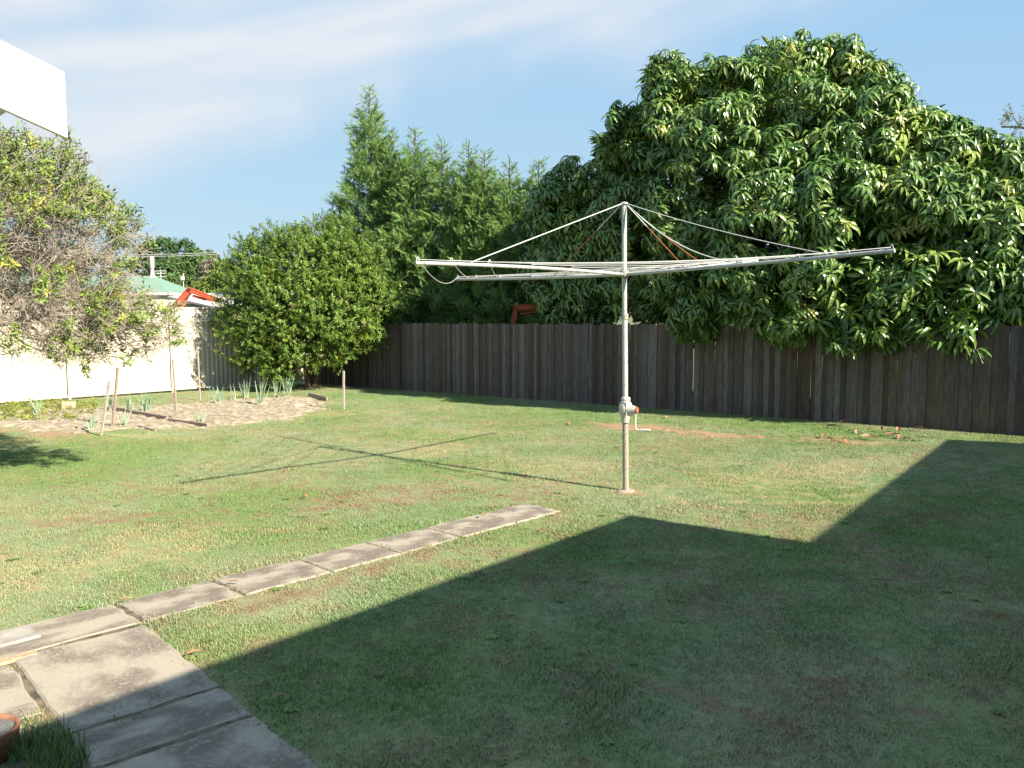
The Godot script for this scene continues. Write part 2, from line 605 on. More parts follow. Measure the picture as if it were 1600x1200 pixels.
func wood_tex() -> ImageTexture:
	var w := 256; var h := 512
	var img := Image.create(w, h, false, Image.FORMAT_RGB8)
	var a := noise(51, 0.09, 4)
	var b := noise(52, 0.012, 3)
	for y in h:
		for x in w:
			var g := a.get_noise_2d(x * 2.2, y * 0.07)
			var l := b.get_noise_2d(x * 1.2, y * 0.9)
			var k := 0.72 + 0.4 * g + 0.3 * l
			if g < -0.33: k *= 0.6
			var c := Color(1.0, 0.95, 0.92).lerp(Color(0.85, 0.95, 0.9), clampf(l * 2.0, 0, 1)) * clampf(k, 0.15, 1.1)
			img.set_pixel(x, y, Color(c.r, c.g, c.b).linear_to_srgb())
	return ImageTexture.create_from_image(img)

func wood_mat(tex: Texture2D, c: Color) -> StandardMaterial3D:
	var m := mat(c, 0.9, 0.3)
	m.albedo_texture = tex
	m.uv1_scale = Vector3(1.6, 0.55, 1)
	return m

func paling_fence() -> void:
	var d := (FB - FA).normalized()
	var nrm := Vector3(-d.z, 0, d.x)              # towards the garden
	var start := FA - d * 3.8
	var length := 20.5
	var tex := wood_tex()
	var tints := []
	for c in [Color(0.18, 0.158, 0.15), Color(0.145, 0.12, 0.106), Color(0.22, 0.2, 0.195), Color(0.125, 0.095, 0.078), Color(0.165, 0.147, 0.146), Color(0.165, 0.13, 0.105), Color(0.108, 0.085, 0.075)]:
		tints.append(wood_mat(tex, c))
	var widths := [0.085, 0.1, 0.115, 0.095, 0.125, 0.105]
	var meshes := []
	for wi in 6:
		for vv in 2:
			var m := MB.new()
			var w: float = widths[wi]
			var hh := 1.5
			var o := Vector2(rf(0, 1), rf(0, 2))
			# front and back boards with slightly uneven edges and a worn top
			var topl := hh + rf(-0.02, 0.012); var topr := topl + rf(-0.014, 0.014)
			var e := rf(-0.003, 0.003)
			for sg in [1.0, -1.0]:
				var z: float = 0.008 * sg
				var a := Vector3(-w / 2, -0.05, z); var b := Vector3(-w / 2 + e, topl, z); var c := Vector3(w / 2 + e, topr, z); var f := Vector3(w / 2, -0.05, z)
				if sg > 0: m.quad(a, b, c, f, Vector2(w * 3.0, 1.55), o)
				else: m.quad(f, c, b, a, Vector2(w * 3.0, 1.55), o)
			m.quad(Vector3(-w / 2, -0.05, -0.008), Vector3(-w / 2 + e, topl, -0.008), Vector3(-w / 2 + e, topl, 0.008), Vector3(-w / 2, -0.05, 0.008), Vector2(0.03, 1.5), o)
			m.quad(Vector3(w / 2, -0.05, 0.008), Vector3(w / 2 + e, topr, 0.008), Vector3(w / 2 + e, topr, -0.008), Vector3(w / 2, -0.05, -0.008), Vector2(0.03, 1.5), o)
			m.quad(Vector3(-w / 2 + e, topl, 0.008), Vector3(-w / 2 + e, topl, -0.008), Vector3(w / 2 + e, topr, -0.008), Vector3(w / 2 + e, topr, 0.008), Vector2(w, 0.03), o)
			meshes.append(m.mesh(tints[0]))
	var root := thing("paling_fence", "weathered grey brown timber paling fence under the big dark leafed tree", "fence", start)
	var turn := Basis(d, Vector3.UP, nrm)
	var s := 0.0
	var idx := 0
	while s < length:
		var wi := rng.randi() % 6
		var w: float = widths[wi]
		var o := part("paling", meshes[wi * 2 + rng.randi() % 2], root)
		o.material_override = tints[rng.randi() % 7]
		var back := (idx % 2) * 0.014
		var over := 0.012 if idx % 2 == 1 else 0.008
		var tilt := Basis(nrm, rf(-0.006, 0.006))
		var hk := 1.1 + rf(-0.006, 0.006) - 0.075 * clampf((s - 3.8) / 13.3, 0, 1.2)
		var foot := start + d * (s + w / 2)
		o.transform = Transform3D(tilt * turn, d * (s + w / 2) + nrm * (rf(-0.004, 0.004) - back) + Vector3(0, gy(foot.x, foot.z), 0)).scaled_local(Vector3(1, hk, 1))
		s += w - over + (0.009 if rng.randf() < 0.03 else 0.0) + (rf(0.0, 0.005))
		idx += 1
	for y in [0.35, 1.2]:
		var m := MB.new()
		m.box(Transform3D(turn, d * (length / 2) - nrm * 0.05 + Vector3(0, y - 0.1, 0)), Vector3(length, 0.075, 0.04), 0.004)
		part("rail", m.mesh(tints[1]), root)
	var pm := MB.new()
	pm.box(Transform3D(turn, Vector3(0, 0.7, 0)), Vector3(0.1, 1.5, 0.08), 0.005)
	var post_mesh := pm.mesh(tints[3])
	var q := 0.6
	while q < length:
		part("post", post_mesh, root, Transform3D(Basis(), d * q - nrm * 0.115 + Vector3(0, -0.15, 0)))
		q += 2.4

func steel_fence() -> void:
	var d := (WB - WA).normalized()
	var nrm := Vector3(-d.z, 0, d.x)
	var turn := Basis(d, Vector3.UP, nrm)
	var m := mat(Color(0.55, 0.5, 0.41), 0.5, 0.4)
	var root := thing("steel_fence", "cream ribbed steel sheet fence behind the vegetable bed", "fence", WB)
	# rib profile of one panel, 2.3 m wide
	var pw := 2.3
	var prof := []
	var x := 0.0
	while x < pw - 0.01:
		for q in [[0.0, 0.0], [0.045, 0.0], [0.06, 0.014], [0.105, 0.014], [0.12, 0.0]]:
			if x + q[0] <= pw: prof.append(Vector2(x + q[0], q[1]))
		x += 0.12
	var p := MB.new()
	var hh := 2.03
	for sg in [1, -1]:
		for k in prof.size() - 1:
			var a: Vector2 = prof[k]; var b: Vector2 = prof[k + 1]
			if a.distance_to(b) < 0.001: continue
			var z := 0.0 if sg > 0 else -0.004
			var v0 := Vector3(a.x, 0.03, a.y + z); var v1 := Vector3(a.x, hh, a.y + z); var v2 := Vector3(b.x, hh, b.y + z); var v3 := Vector3(b.x, 0.03, b.y + z)
			if sg > 0: p.quad(v0, v1, v2, v3)
			else: p.quad(v3, v2, v1, v0)
	var panel := p.mesh(m)
	var pb := MB.new()
	pb.box(Transform3D(Basis(), Vector3(0, 0.98, 0.005)), Vector3(0.055, 2.16, 0.06), 0.004)
	var post := pb.mesh(m)
	var rb := MB.new()
	rb.box(Transform3D(Basis(), Vector3(pw / 2, 0, 0.006)), Vector3(pw, 0.045, 0.05), 0.006)
	var rail := rb.mesh(m)
	# joints at the corner end first, then back towards the left; one post shows beside the stake
	for k in range(-5, 3):
		var o := d * (-1.26 + k * (pw + 0.05)) + Vector3(0, -0.21, 0)
		var t := Transform3D(turn, o)
		part("post", post, root, t)
		part("panel", panel, root, Transform3D(turn, o + d * 0.025))
		part("top_rail", rail, root, Transform3D(turn, o + d * 0.025 + Vector3(0, hh + 0.015, 0)))
		part("bottom_rail", rail, root, Transform3D(turn, o + d * 0.025 + Vector3(0, 0.06, 0)))
	var rub := mat(Color(0.3, 0.29, 0.27), 0.9)
	# dry creeper caught on the fence top beside the shrub
	var vm := MB.new()
	var c0 := at(352, 483, 20.45)
	for k in 150:
		var a := c0 + Vector3(rf(-0.2, 0.25), rf(-0.12, 0.08), rf(-0.15, 0.15))
		vm.tube([a, a + rdir() * 0.08, a + rdir() * 0.14 + Vector3(0, -0.03, 0)], [0.006, 0.004, 0.002], 3, false)
	var vn := part("dry_creeper", vm.mesh(rub), self)
	tag(vn, "tangle of dry grey creeper on top of the cream fence", "creeper")

# ---------------------------------------------------------------- concrete paths
func concrete_tex(sd: int, dirt: float) -> ImageTexture:
	var s := 256
	var img := Image.create(s, s, false, Image.FORMAT_RGB8)
	var a := noise(sd, 0.008, 2)
	var b := noise(sd + 1, 0.05, 4)
	var c := noise(sd + 2, 0.3, 2)
	for y in s:
		for x in s:
			var k := a.get_noise_2d(x, y)
			var g := b.get_noise_2d(x, y)
			var f := c.get_noise_2d(x, y)
			var dark := smoothstep(-0.5, 0.6, k + g * 0.45 + dirt * 0.3 - 0.1)
			var e := minf(minf(x, s - 1 - x), minf(y, s - 1 - y)) / 26.0 + g * 0.7    # worn, cleaner rim of each slab, ragged
			dark *= clampf(0.35 + e, 0, 1)
			var col := Color(0.36, 0.312, 0.25).lerp(Color(0.18, 0.146, 0.12), dark)
			if g > 0.3: col = col.lerp(Color(0.4, 0.355, 0.28), clampf((g - 0.3) * 3.0, 0, 0.5))
			if f > 0.42: col = col * 0.7
			if f < -0.45: col = col * 1.18
			col = col * (1.0 + f * 0.16)
			img.set_pixel(x, y, Color(col.r, col.g, col.b).linear_to_srgb())
	return ImageTexture.create_from_image(img)

func paths() -> void:
	var mats := []
	for k in 4:
		var m := StandardMaterial3D.new()
		m.albedo_texture = concrete_tex(60 + k * 7, [0.6, 1.3, 0.2, 1.0][k])
		m.roughness = 0.92
		m.metallic_specular = 0.3
		mats.append(m)
	var root := thing("path", "worn grey concrete slab path with grass edges", "path", PO, "", "structure")
	var k := 0
	for s in slabs:
		var m := MB.new()
		var lx: float = s[1] - s[0]
		var lz: float = s[3] - s[2]
		var seg := 10
		# top with slightly broken edges, sides going into the ground
		var rim := []
		for e in 4:
			for q in seg:
				var t := float(q) / seg
				var p: Vector2 = [Vector2(t, 0), Vector2(1, t), Vector2(1 - t, 1), Vector2(0, 1 - t)][e]
				rim.append(Vector2(p.x * lx + rf(-0.004, 0.012) * (1 if p.x < 0.5 else -1), p.y * lz + rf(-0.004, 0.012) * (1 if p.y < 0.5 else -1)))
		var top := 0.011 + rf(-0.004, 0.004)
		var cen := Vector3(lx / 2, top, lz / 2)
		for q in rim.size():
			var a: Vector2 = rim[q]; var b: Vector2 = rim[(q + 1) % rim.size()]
			var c2 := Vector2(lx / 2, lz / 2)
			var ai := a.lerp(c2, 0.035); var bi := b.lerp(c2, 0.035)
			var A := Vector3(ai.x, top, ai.y); var B := Vector3(bi.x, top, bi.y)
			m.tri(cen, A, B, Vector2(0.5, 0.5), Vector2(ai.x / lx, ai.y / lz), Vector2(bi.x / lx, bi.y / lz))
			var Ae := Vector3(a.x, top - 0.008, a.y); var Be := Vector3(b.x, top - 0.008, b.y)
			m.quad(A, Ae, Be, B, Vector2(0.02, 0.02), Vector2(a.x / lx, a.y / lz))
			m.quad(Ae, Vector3(a.x, -0.05, a.y), Vector3(b.x, -0.05, b.y), Be, Vector2(0.03, 0.05), Vector2(a.x / lx, a.y / lz))
		var t := Transform3D(Basis(PU, Vector3.UP, PW) * Basis(Vector3.UP, rf(-0.006, 0.006)), PU * s[0] + PW * s[2])
		if s[2] > 0.3:
			t.basis = Basis((PU + PW * TURN).normalized(), Vector3.UP, (PW - PU * TURN).normalized())
			t.origin -= PU * (TURN * (s[2] - 0.43))
		part("slab", m.mesh(mats[[2, 0, 0, 3, 0, 3, 0, 2, 3, 1, 2][k % 11]]), root, t)
		k += 1
	# earth in the joints
	var j := MB.new()
	j.quad(PU * -1.7 + Vector3(0, 0.004, 0), PU * 3.45 + Vector3(0, 0.004, 0), PU * 3.45 + PW * 0.42 + Vector3(0, 0.004, 0), PU * -1.7 + PW * 0.42 + Vector3(0, 0.004, 0))
	j.quad(PU * -1.7 + PW * 0.421 + Vector3(0, 0.004, 0), PU * -0.03 + PW * 0.421 + Vector3(0, 0.004, 0), PU * -0.18 + PW * 2.5 + Vector3(0, 0.004, 0), PU * -1.7 + PW * 2.5 + Vector3(0, 0.004, 0))
	var et := ramp_tex(71, 0.02, [Color(0.05, 0.045, 0.03), Color(0.13, 0.1, 0.065), Color(0.2, 0.15, 0.1)], [0.2, 0.5, 0.9], 256)
	part("joint_earth", j.mesh(tri_mat(et, 1.5, 1.0)), root)

# ---------------------------------------------------------------- the house beside the camera (its eaves cast the big shadow) and the porch roof
func prism(poly: PackedVector2Array, y0: float, y1: float, m: Material) -> ArrayMesh:
	var b := MB.new()
	if Geometry2D.is_polygon_clockwise(poly): poly.reverse()
	var t := Geometry2D.triangulate_polygon(poly)
	for k in range(0, t.size(), 3):
		var p := [poly[t[k]], poly[t[k + 1]], poly[t[k + 2]]]
		if (p[1] - p[0]).cross(p[2] - p[0]) < 0: p.reverse()
		b.tri(Vector3(p[0].x, y1, p[0].y), Vector3(p[1].x, y1, p[1].y), Vector3(p[2].x, y1, p[2].y))
		b.tri(Vector3(p[0].x, y0, p[0].y), Vector3(p[2].x, y0, p[2].y), Vector3(p[1].x, y0, p[1].y))
	for k in poly.size():
		var a := poly[k]; var c := poly[(k + 1) % poly.size()]
		b.quad(Vector3(a.x, y0, a.y), Vector3(a.x, y1, a.y), Vector3(c.x, y1, c.y), Vector3(c.x, y0, c.y))
	return b.mesh(m)

func house() -> void:
	var hh := 2.6
	var off := Vector2(0.663, 0.543) / 0.515 * hh
	# corners of the eaves, found from the corners of their shadow on the lawn
	var c1 := Vector2(gp(980, 805).x, gp(980, 805).z) + off
	var c2 := Vector2(gp(1250, 846).x, gp(1250, 846).z) + off
	var c3 := Vector2(gp(1480, 687).x, gp(1480, 687).z) + off
	var c4 := Vector2(gp(1600, 693).x, gp(1600, 693).z) + off
	var a0 := Vector2(gp(300, 1040).x, gp(300, 1040).z) + off
	var ud := (c1 - a0).normalized()
	var vd := Vector2(-ud.y, ud.x)
	var v4 := (c4 - c3).normalized()
	var p0 := c1 - ud * 13.0
	var far := c3 + v4 * 6.0
	var eave := PackedVector2Array([p0, c1, c2, c3, far, far - ud * 16.0])
	var root := thing("house", "pale rendered house with wide white eaves beside the lawn", "house")
	part("roof", prism(eave, hh - 0.2, hh, mat(Color(0.7, 0.69, 0.66), 0.6)), root)
	var walls := Geometry2D.offset_polygon(eave, -0.5)
	part("wall", prism(walls[0], -0.2, hh - 0.2, mat(Color(0.5, 0.46, 0.39), 0.9)), root)

	# porch roof of an outbuilding: its white barge board shows against the sky
	var e0 := at(100.5, 113, 3.6)
	var e1 := at(101, 215, 3.6)
	var rise := tan(deg_to_rad(18.6))
	var back := Vector3(-PU.x, rise, -PU.z)
	var left := -PW
	var pr := thing("porch_roof", "white barge board and roof of a small porch against the sky", "porch", Vector3(e0.x, 0, e0.z))
	var wm := mat(Color(0.8, 0.79, 0.77), 0.5)
	var o0 := Vector3(0, e0.y, 0)
	var bb := MB.new()
	var dn := Vector3(0, e1.y - e0.y, 0)
	var th := left * 0.03
	var ln := 3.4
	var f0 := o0; var f1 := o0 + back * ln; var f2 := f1 + dn; var f3 := o0 + dn
	bb.quad(f3, f2, f1, f0)
	bb.quad(f0 + th, f1 + th, f2 + th, f3 + th)
	bb.quad(f0, f1, f1 + th, f0 + th)
	bb.quad(f3 + th, f2 + th, f2, f3)
	bb.quad(f3 + th, f3, f0, f0 + th)
	bb.quad(f1 + th, f1, f2, f2 + th)
	part("barge_board", bb.mesh(wm), pr)
	var rs := MB.new()
	var g0 := o0 + left * 0.031 + Vector3(0, -0.03, 0) + back * 0.02; var g1 := g0 + back * (ln - 0.04); var g2 := g1 + left * 1.7; var g3 := g0 + left * 1.7
	var up := Vector3(0, 0.012, 0)
	rs.quad(g0, g1, g2, g3); rs.quad(g0 + up, g3 + up, g2 + up, g1 + up)
	rs.quad(g0, g3, g3 + up, g0 + up); rs.quad(g3, g2, g2 + up, g3 + up)
	part("roof_sheet", rs.mesh(mat(Color(0.5, 0.52, 0.52), 0.4)), pr)
	for q in [[0.15, 1.6], [3.1, 1.6], [3.1, 0.1]]:
		var foot: Vector3 = back * q[0] + left * q[1]
		var pm := MB.new()
		var topy: float = e0.y + foot.y - 0.04
		pm.box(Transform3D(Basis(PU, Vector3.UP, PW), Vector3(foot.x, topy / 2, foot.z)), Vector3(0.09, topy, 0.09), 0.004)
		part("post", pm.mesh(wm), pr)

# ---------------------------------------------------------------- things beyond the fences
func machine(called: String, label: String, where: Vector3, pts: Array, wid: Array, c: Color, grp: String) -> void:
	var root := thing(called, label, "excavator", where, grp)
	var paint := mat(c, 0.45)
	var dark := mat(Color(0.03, 0.03, 0.032), 0.7)
	var steel := mat(Color(0.5, 0.5, 0.5), 0.3)
	steel.metallic = 0.9
	var to := func(p): return p - where
	for k in pts.size() - 1:
		var a: Vector3 = to.call(pts[k]); var b: Vector3 = to.call(pts[k + 1])
		var d := (b - a).normalized()
		var side := Vector3(0, 0, 1) - d * d.z
		side = side.normalized()
		var m := MB.new()
		var ln := a.distance_to(b)
		var t := Transform3D(Basis(d, side.cross(d).normalized(), side), (a + b) / 2)
		m.box(t, Vector3(ln + wid[k] * 0.6, wid[k], 0.13), 0.02)
		# flanges of the welded box section
		m.box(t * Transform3D(Basis(), Vector3(0, wid[k] * 0.5 + 0.008, 0)), Vector3(ln + wid[k] * 0.4, 0.016, 0.16), 0.003)
		m.box(t * Transform3D(Basis(), Vector3(0, -wid[k] * 0.5 - 0.008, 0)), Vector3(ln * 0.95, 0.016, 0.16), 0.003)
		part(["boom", "stick", "link"][k], m.mesh(paint), root)
		var rm := MB.new()
		var under: Vector3 = -t.basis.y * wid[k] * 1.1
		rm.tube([a.lerp(b, 0.15) + under * 1.2, a.lerp(b, 0.6) + under * 0.9], [0.035, 0.035], 8)
		part("ram", rm.mesh(paint), root)
		var rr := MB.new()
		rr.tube([a.lerp(b, 0.6) + under * 0.9, a.lerp(b, 0.85) + under * 0.6], [0.018, 0.018], 8)
		part("ram_rod", rr.mesh(steel), root)
		var pin := MB.new()
		pin.tube([b - side * 0.1, b + side * 0.1], [wid[k] * 0.35, wid[k] * 0.35], 10)
		part("pin", pin.mesh(dark), root)
	var foot: Vector3 = to.call(pts[0])
	var body := MB.new()
	body.box(Transform3D(Basis(), Vector3(foot.x - 0.3, foot.y * 0.5 + 0.16, foot.z)), Vector3(1.0, foot.y - 0.25, 0.7), 0.06)
	part("body", body.mesh(paint), root)
	for sg in [-1.0, 1.0]:
		var tr := MB.new()
		tr.box(Transform3D(Basis(), Vector3(foot.x - 0.3, 0.0, foot.z + 0.42 * sg)), Vector3(1.3, 0.72, 0.22), 0.1)
		part("track", tr.mesh(dark), root)

func neighbours() -> void:
	# house with a green roof, seen past the left shrub
	var dep := 32.0
	var ap := at(240, 431, dep)
	var er := at(268, 457, dep - 1.0)
	var bas := Vector3(ap.x, -0.35, ap.z)
	var hr := thing("neighbour_house", "cream house with pale green hipped roof beyond the steel fence", "house", bas)
	var eh := er.y + 0.35
	ap.y += 0.35
	var rx := er.x - bas.x
	var green := mat(Color(0.15, 0.25, 0.195), 0.6)
	var cream := mat(Color(0.6, 0.53, 0.42), 0.8)
	var rm := MB.new()
	var ridge_l := Vector3(-9.0, ap.y, 0); var ridge_r := Vector3(0, ap.y, 0)
	var fl := Vector3(-9.0 - rx, eh, 1.3); var fr := Vector3(rx, eh, 1.3); var br := Vector3(rx, eh, -2.2); var bl := Vector3(-9.0 - rx, eh, -2.2)
	rm.quad(fl, ridge_l, ridge_r, fr); rm.tri(fr, ridge_r, br); rm.quad(br, ridge_r, ridge_l, bl); rm.tri(bl, ridge_l, fl)
	rm.quad(fl, fr, br, bl)
	var roof := part("roof", rm.mesh(green), hr)
	var gm := MB.new()
	for s in [[fl, fr], [fr, br]]:
		var dd: Vector3 = (s[1] - s[0])
		gm.box(Transform3D(Basis(dd.normalized(), Vector3.UP, dd.normalized().cross(Vector3.UP)), (s[0] + s[1]) / 2 + Vector3(0, -0.06, 0)), Vector3(dd.length() + 0.06, 0.1, 0.06), 0.01)
	part("gutter", gm.mesh(mat(Color(0.72, 0.68, 0.62), 0.6)), roof)
	var wl := MB.new()
	wl.box(Transform3D(Basis(), Vector3(-4.5, eh / 2 - 0.03, 0)), Vector3(9.0 + rx * 2 - 0.4, eh - 0.06, 2.3), 0.02)
	part("wall", wl.mesh(cream), hr)
	var fm := MB.new()
	var ft := at(237, 400, dep) + Vector3(0, 0.35, 0)
	fm.lathe(ridge_r + Vector3(ft.x - ap.x, 0, 0), [Vector2(0.16, -0.1), Vector2(0.09, 0.05), Vector2(0.07, 0.22), Vector2(0.06, 0.3), Vector2(0.09, 0.31), Vector2(0.09, ft.y - ap.y), Vector2(0.0, ft.y - ap.y)], 12)
	part("flue", fm.mesh(mat(Color(0.36, 0.34, 0.3), 0.7)), roof)

	# low shed just behind the steel fence, its roof edge showing
	var a := at(262, 463, 26.0); var b := at(352, 483, 24.0)
	var sh := thing("shed", "low grey shed with pale sloping roof edge behind the cream fence", "shed", Vector3(a.x, 0, a.z))
	var aa := Vector3(0, a.y, 0); var b2 := b - Vector3(a.x, 0, a.z)
	var deep := Vector3(1.1, 0.25, -3.0)
	var sm := MB.new()
	var t := Vector3(0, -0.06, 0)
	sm.quad(aa, aa + deep, b2 + deep, b2); sm.quad(aa + t, aa, b2, b2 + t); sm.quad(b2 + t, b2, b2 + deep, b2 + deep + t); sm.quad(aa + t, b2 + t, b2 + deep + t, aa + deep + t)
	part("roof", sm.mesh(mat(Color(0.5, 0.46, 0.4), 0.6)), sh)
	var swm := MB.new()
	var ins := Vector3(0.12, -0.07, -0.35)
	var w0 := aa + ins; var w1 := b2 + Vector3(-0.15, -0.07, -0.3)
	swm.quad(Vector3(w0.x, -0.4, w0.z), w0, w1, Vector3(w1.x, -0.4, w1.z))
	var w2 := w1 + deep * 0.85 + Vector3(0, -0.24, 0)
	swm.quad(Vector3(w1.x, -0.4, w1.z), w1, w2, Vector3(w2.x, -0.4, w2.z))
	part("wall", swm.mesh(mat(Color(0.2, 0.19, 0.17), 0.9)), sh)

	var alu := mat(Color(0.45, 0.45, 0.45), 0.45)
	var dp := 36.0
	var f0 := at(252, 452, dp)
	var an := thing("television_antenna", "thin television antenna with cross bars on a mast beside the green roof", "antenna", Vector3(f0.x, 0, f0.z))
	var mast := MB.new()
	mast.tube([Vector3(0, -0.4, 0), Vector3(0, at(252, 422, dp).y, 0)], [0.035, 0.03], 6)
	part("mast", mast.mesh(alu), an)
	for yy in [423.5, 427.5, 432.5]:
		var bm := MB.new()
		var y := at(252, yy, dp).y
		var hw: float = 0.22 if yy == 427.5 else 0.26
		bm.tube([Vector3(-hw, y, 0), Vector3(hw, y, 0.05)], [0.022, 0.022], 5)
		part("cross_bar", bm.mesh(alu), an)
	f0 = at(287, 455, dp)
	var dn := thing("panel_antenna", "small square panel antenna on a thin pole before the far trees", "antenna", Vector3(f0.x, 0, f0.z))
	var pm := MB.new()
	pm.tube([Vector3(0, -0.4, 0), Vector3(0, at(287, 427, dp).y, 0)], [0.035, 0.02], 6)
	part("mast", pm.mesh(alu), dn)
	var qm := MB.new()
	qm.box(Transform3D(Basis(), Vector3(0, at(287, 435, dp).y, 0.06)), Vector3(0.16, 0.17, 0.05), 0.01)
	part("panel", qm.mesh(alu), dn)

	# power line on two poles that stand behind the shrubs
	var wd := 48.0
	for yy in [389.5, 392.5]:
		var wm := MB.new()
		var l := at(-260, yy - 6, wd); var r := at(470, yy - 2, wd)
		var pts := []; var rad := []
		for k in 21:
			var q := float(k) / 20
			pts.append(l.lerp(r, q) - Vector3(0, 0.5 * 4.0 * q * (1 - q), 0)); rad.append(0.016)
		wm.tube(pts, rad, 4, false)
		var wo := part("power_line", wm.mesh(mat(Color(0.4, 0.4, 0.4), 0.6)), self)
		tag(wo, "thin overhead power line crossing before the far trees", "power line", "power lines over the far gardens")
	for px in [-260.0, 470.0]:
		var b0 := at(px, 390, wd)
		var po := thing("power_pole", "timber power pole carrying the thin overhead lines", "pole", Vector3(b0.x, 0, b0.z), "power poles")
		var pp := MB.new()
		pp.tube([Vector3(0, -0.4, 0), Vector3(0, b0.y + 0.35, 0)], [0.13, 0.1], 8)
		part("pole", pp.mesh(mat(Color(0.2, 0.16, 0.12), 0.9)), po)
		var cp := MB.new()
		cp.box(Transform3D(Basis(), Vector3(0, b0.y + 0.12, 0)), Vector3(1.2, 0.09, 0.09), 0.005)
		part("cross_arm", cp.mesh(mat(Color(0.2, 0.16, 0.12), 0.9)), po)

	var red := Color(0.55, 0.09, 0.045)
	var d1 := 23.5
	machine("excavator", "red orange excavator arm bent over the cream steel fence", Vector3(at(262, 490, d1).x, 0, -d1), [at(268, 486, d1), at(297, 453, d1), at(342, 470, d1)], [0.13, 0.1], red, "")
	var d2 := 19.3
	machine("excavator", "rusty orange machine arm showing above the timber palings", Vector3(at(798, 505, d2).x, 0, -d2), [at(797, 524, d2), at(806, 481, d2), at(856, 478, d2)], [0.07, 0.12], Color(0.5, 0.1, 0.03), "")

# ---------------------------------------------------------------- trees
func lobes(list: Array, deeper := func(_px): return 0.0) -> Array:         # pixel centre, pixel radius, distance, squash -> [centre, radius]
	var out := []
	for l in list:
		out.append([at(l[0], l[1], l[3] + deeper.call(l[0])), l[2] * (l[3] + deeper.call(l[0])) / F])
	return out

func spread(lob: Array, count: int, inner: float, toward := Vector3.ZERO, back_keep := 1.0) -> Array:   # points in the outer shell of a union of balls: [point, outward]
	var tot := 0.0
	for l in lob: tot += l[1] * l[1]
	var out := []
	var guard := 0
	while out.size() < count and guard < count * 30:
		guard += 1
		var r := rng.randf() * tot
		var pick: Array = lob[0]
		for l in lob:
			r -= l[1] * l[1]
			if r <= 0: pick = l; break
		var d := rdir()
		if toward != Vector3.ZERO and d.dot(toward) < -0.1 and rng.randf() > back_keep: continue
		var p: Vector3 = pick[0] + d * pick[1] * (1.0 - inner * pow(rng.randf(), 1.6))
		var deep := false
		for l in lob:
			if l != pick and p.distance_to(l[0]) < l[1] * (1.0 - inner): deep = true; break
		if deep: continue
		out.append([p, d])
	return out

func trees() -> void:
	var bark := tri_mat(ramp_tex(81, 0.03, [Color(0.05, 0.04, 0.03), Color(0.12, 0.095, 0.07), Color(0.2, 0.16, 0.12)], [0.2, 0.5, 0.85], 256), 1.2, 0.95)
	mango(bark)
	conifers(bark)
	corner_shrub(bark)
	far_trees(bark)

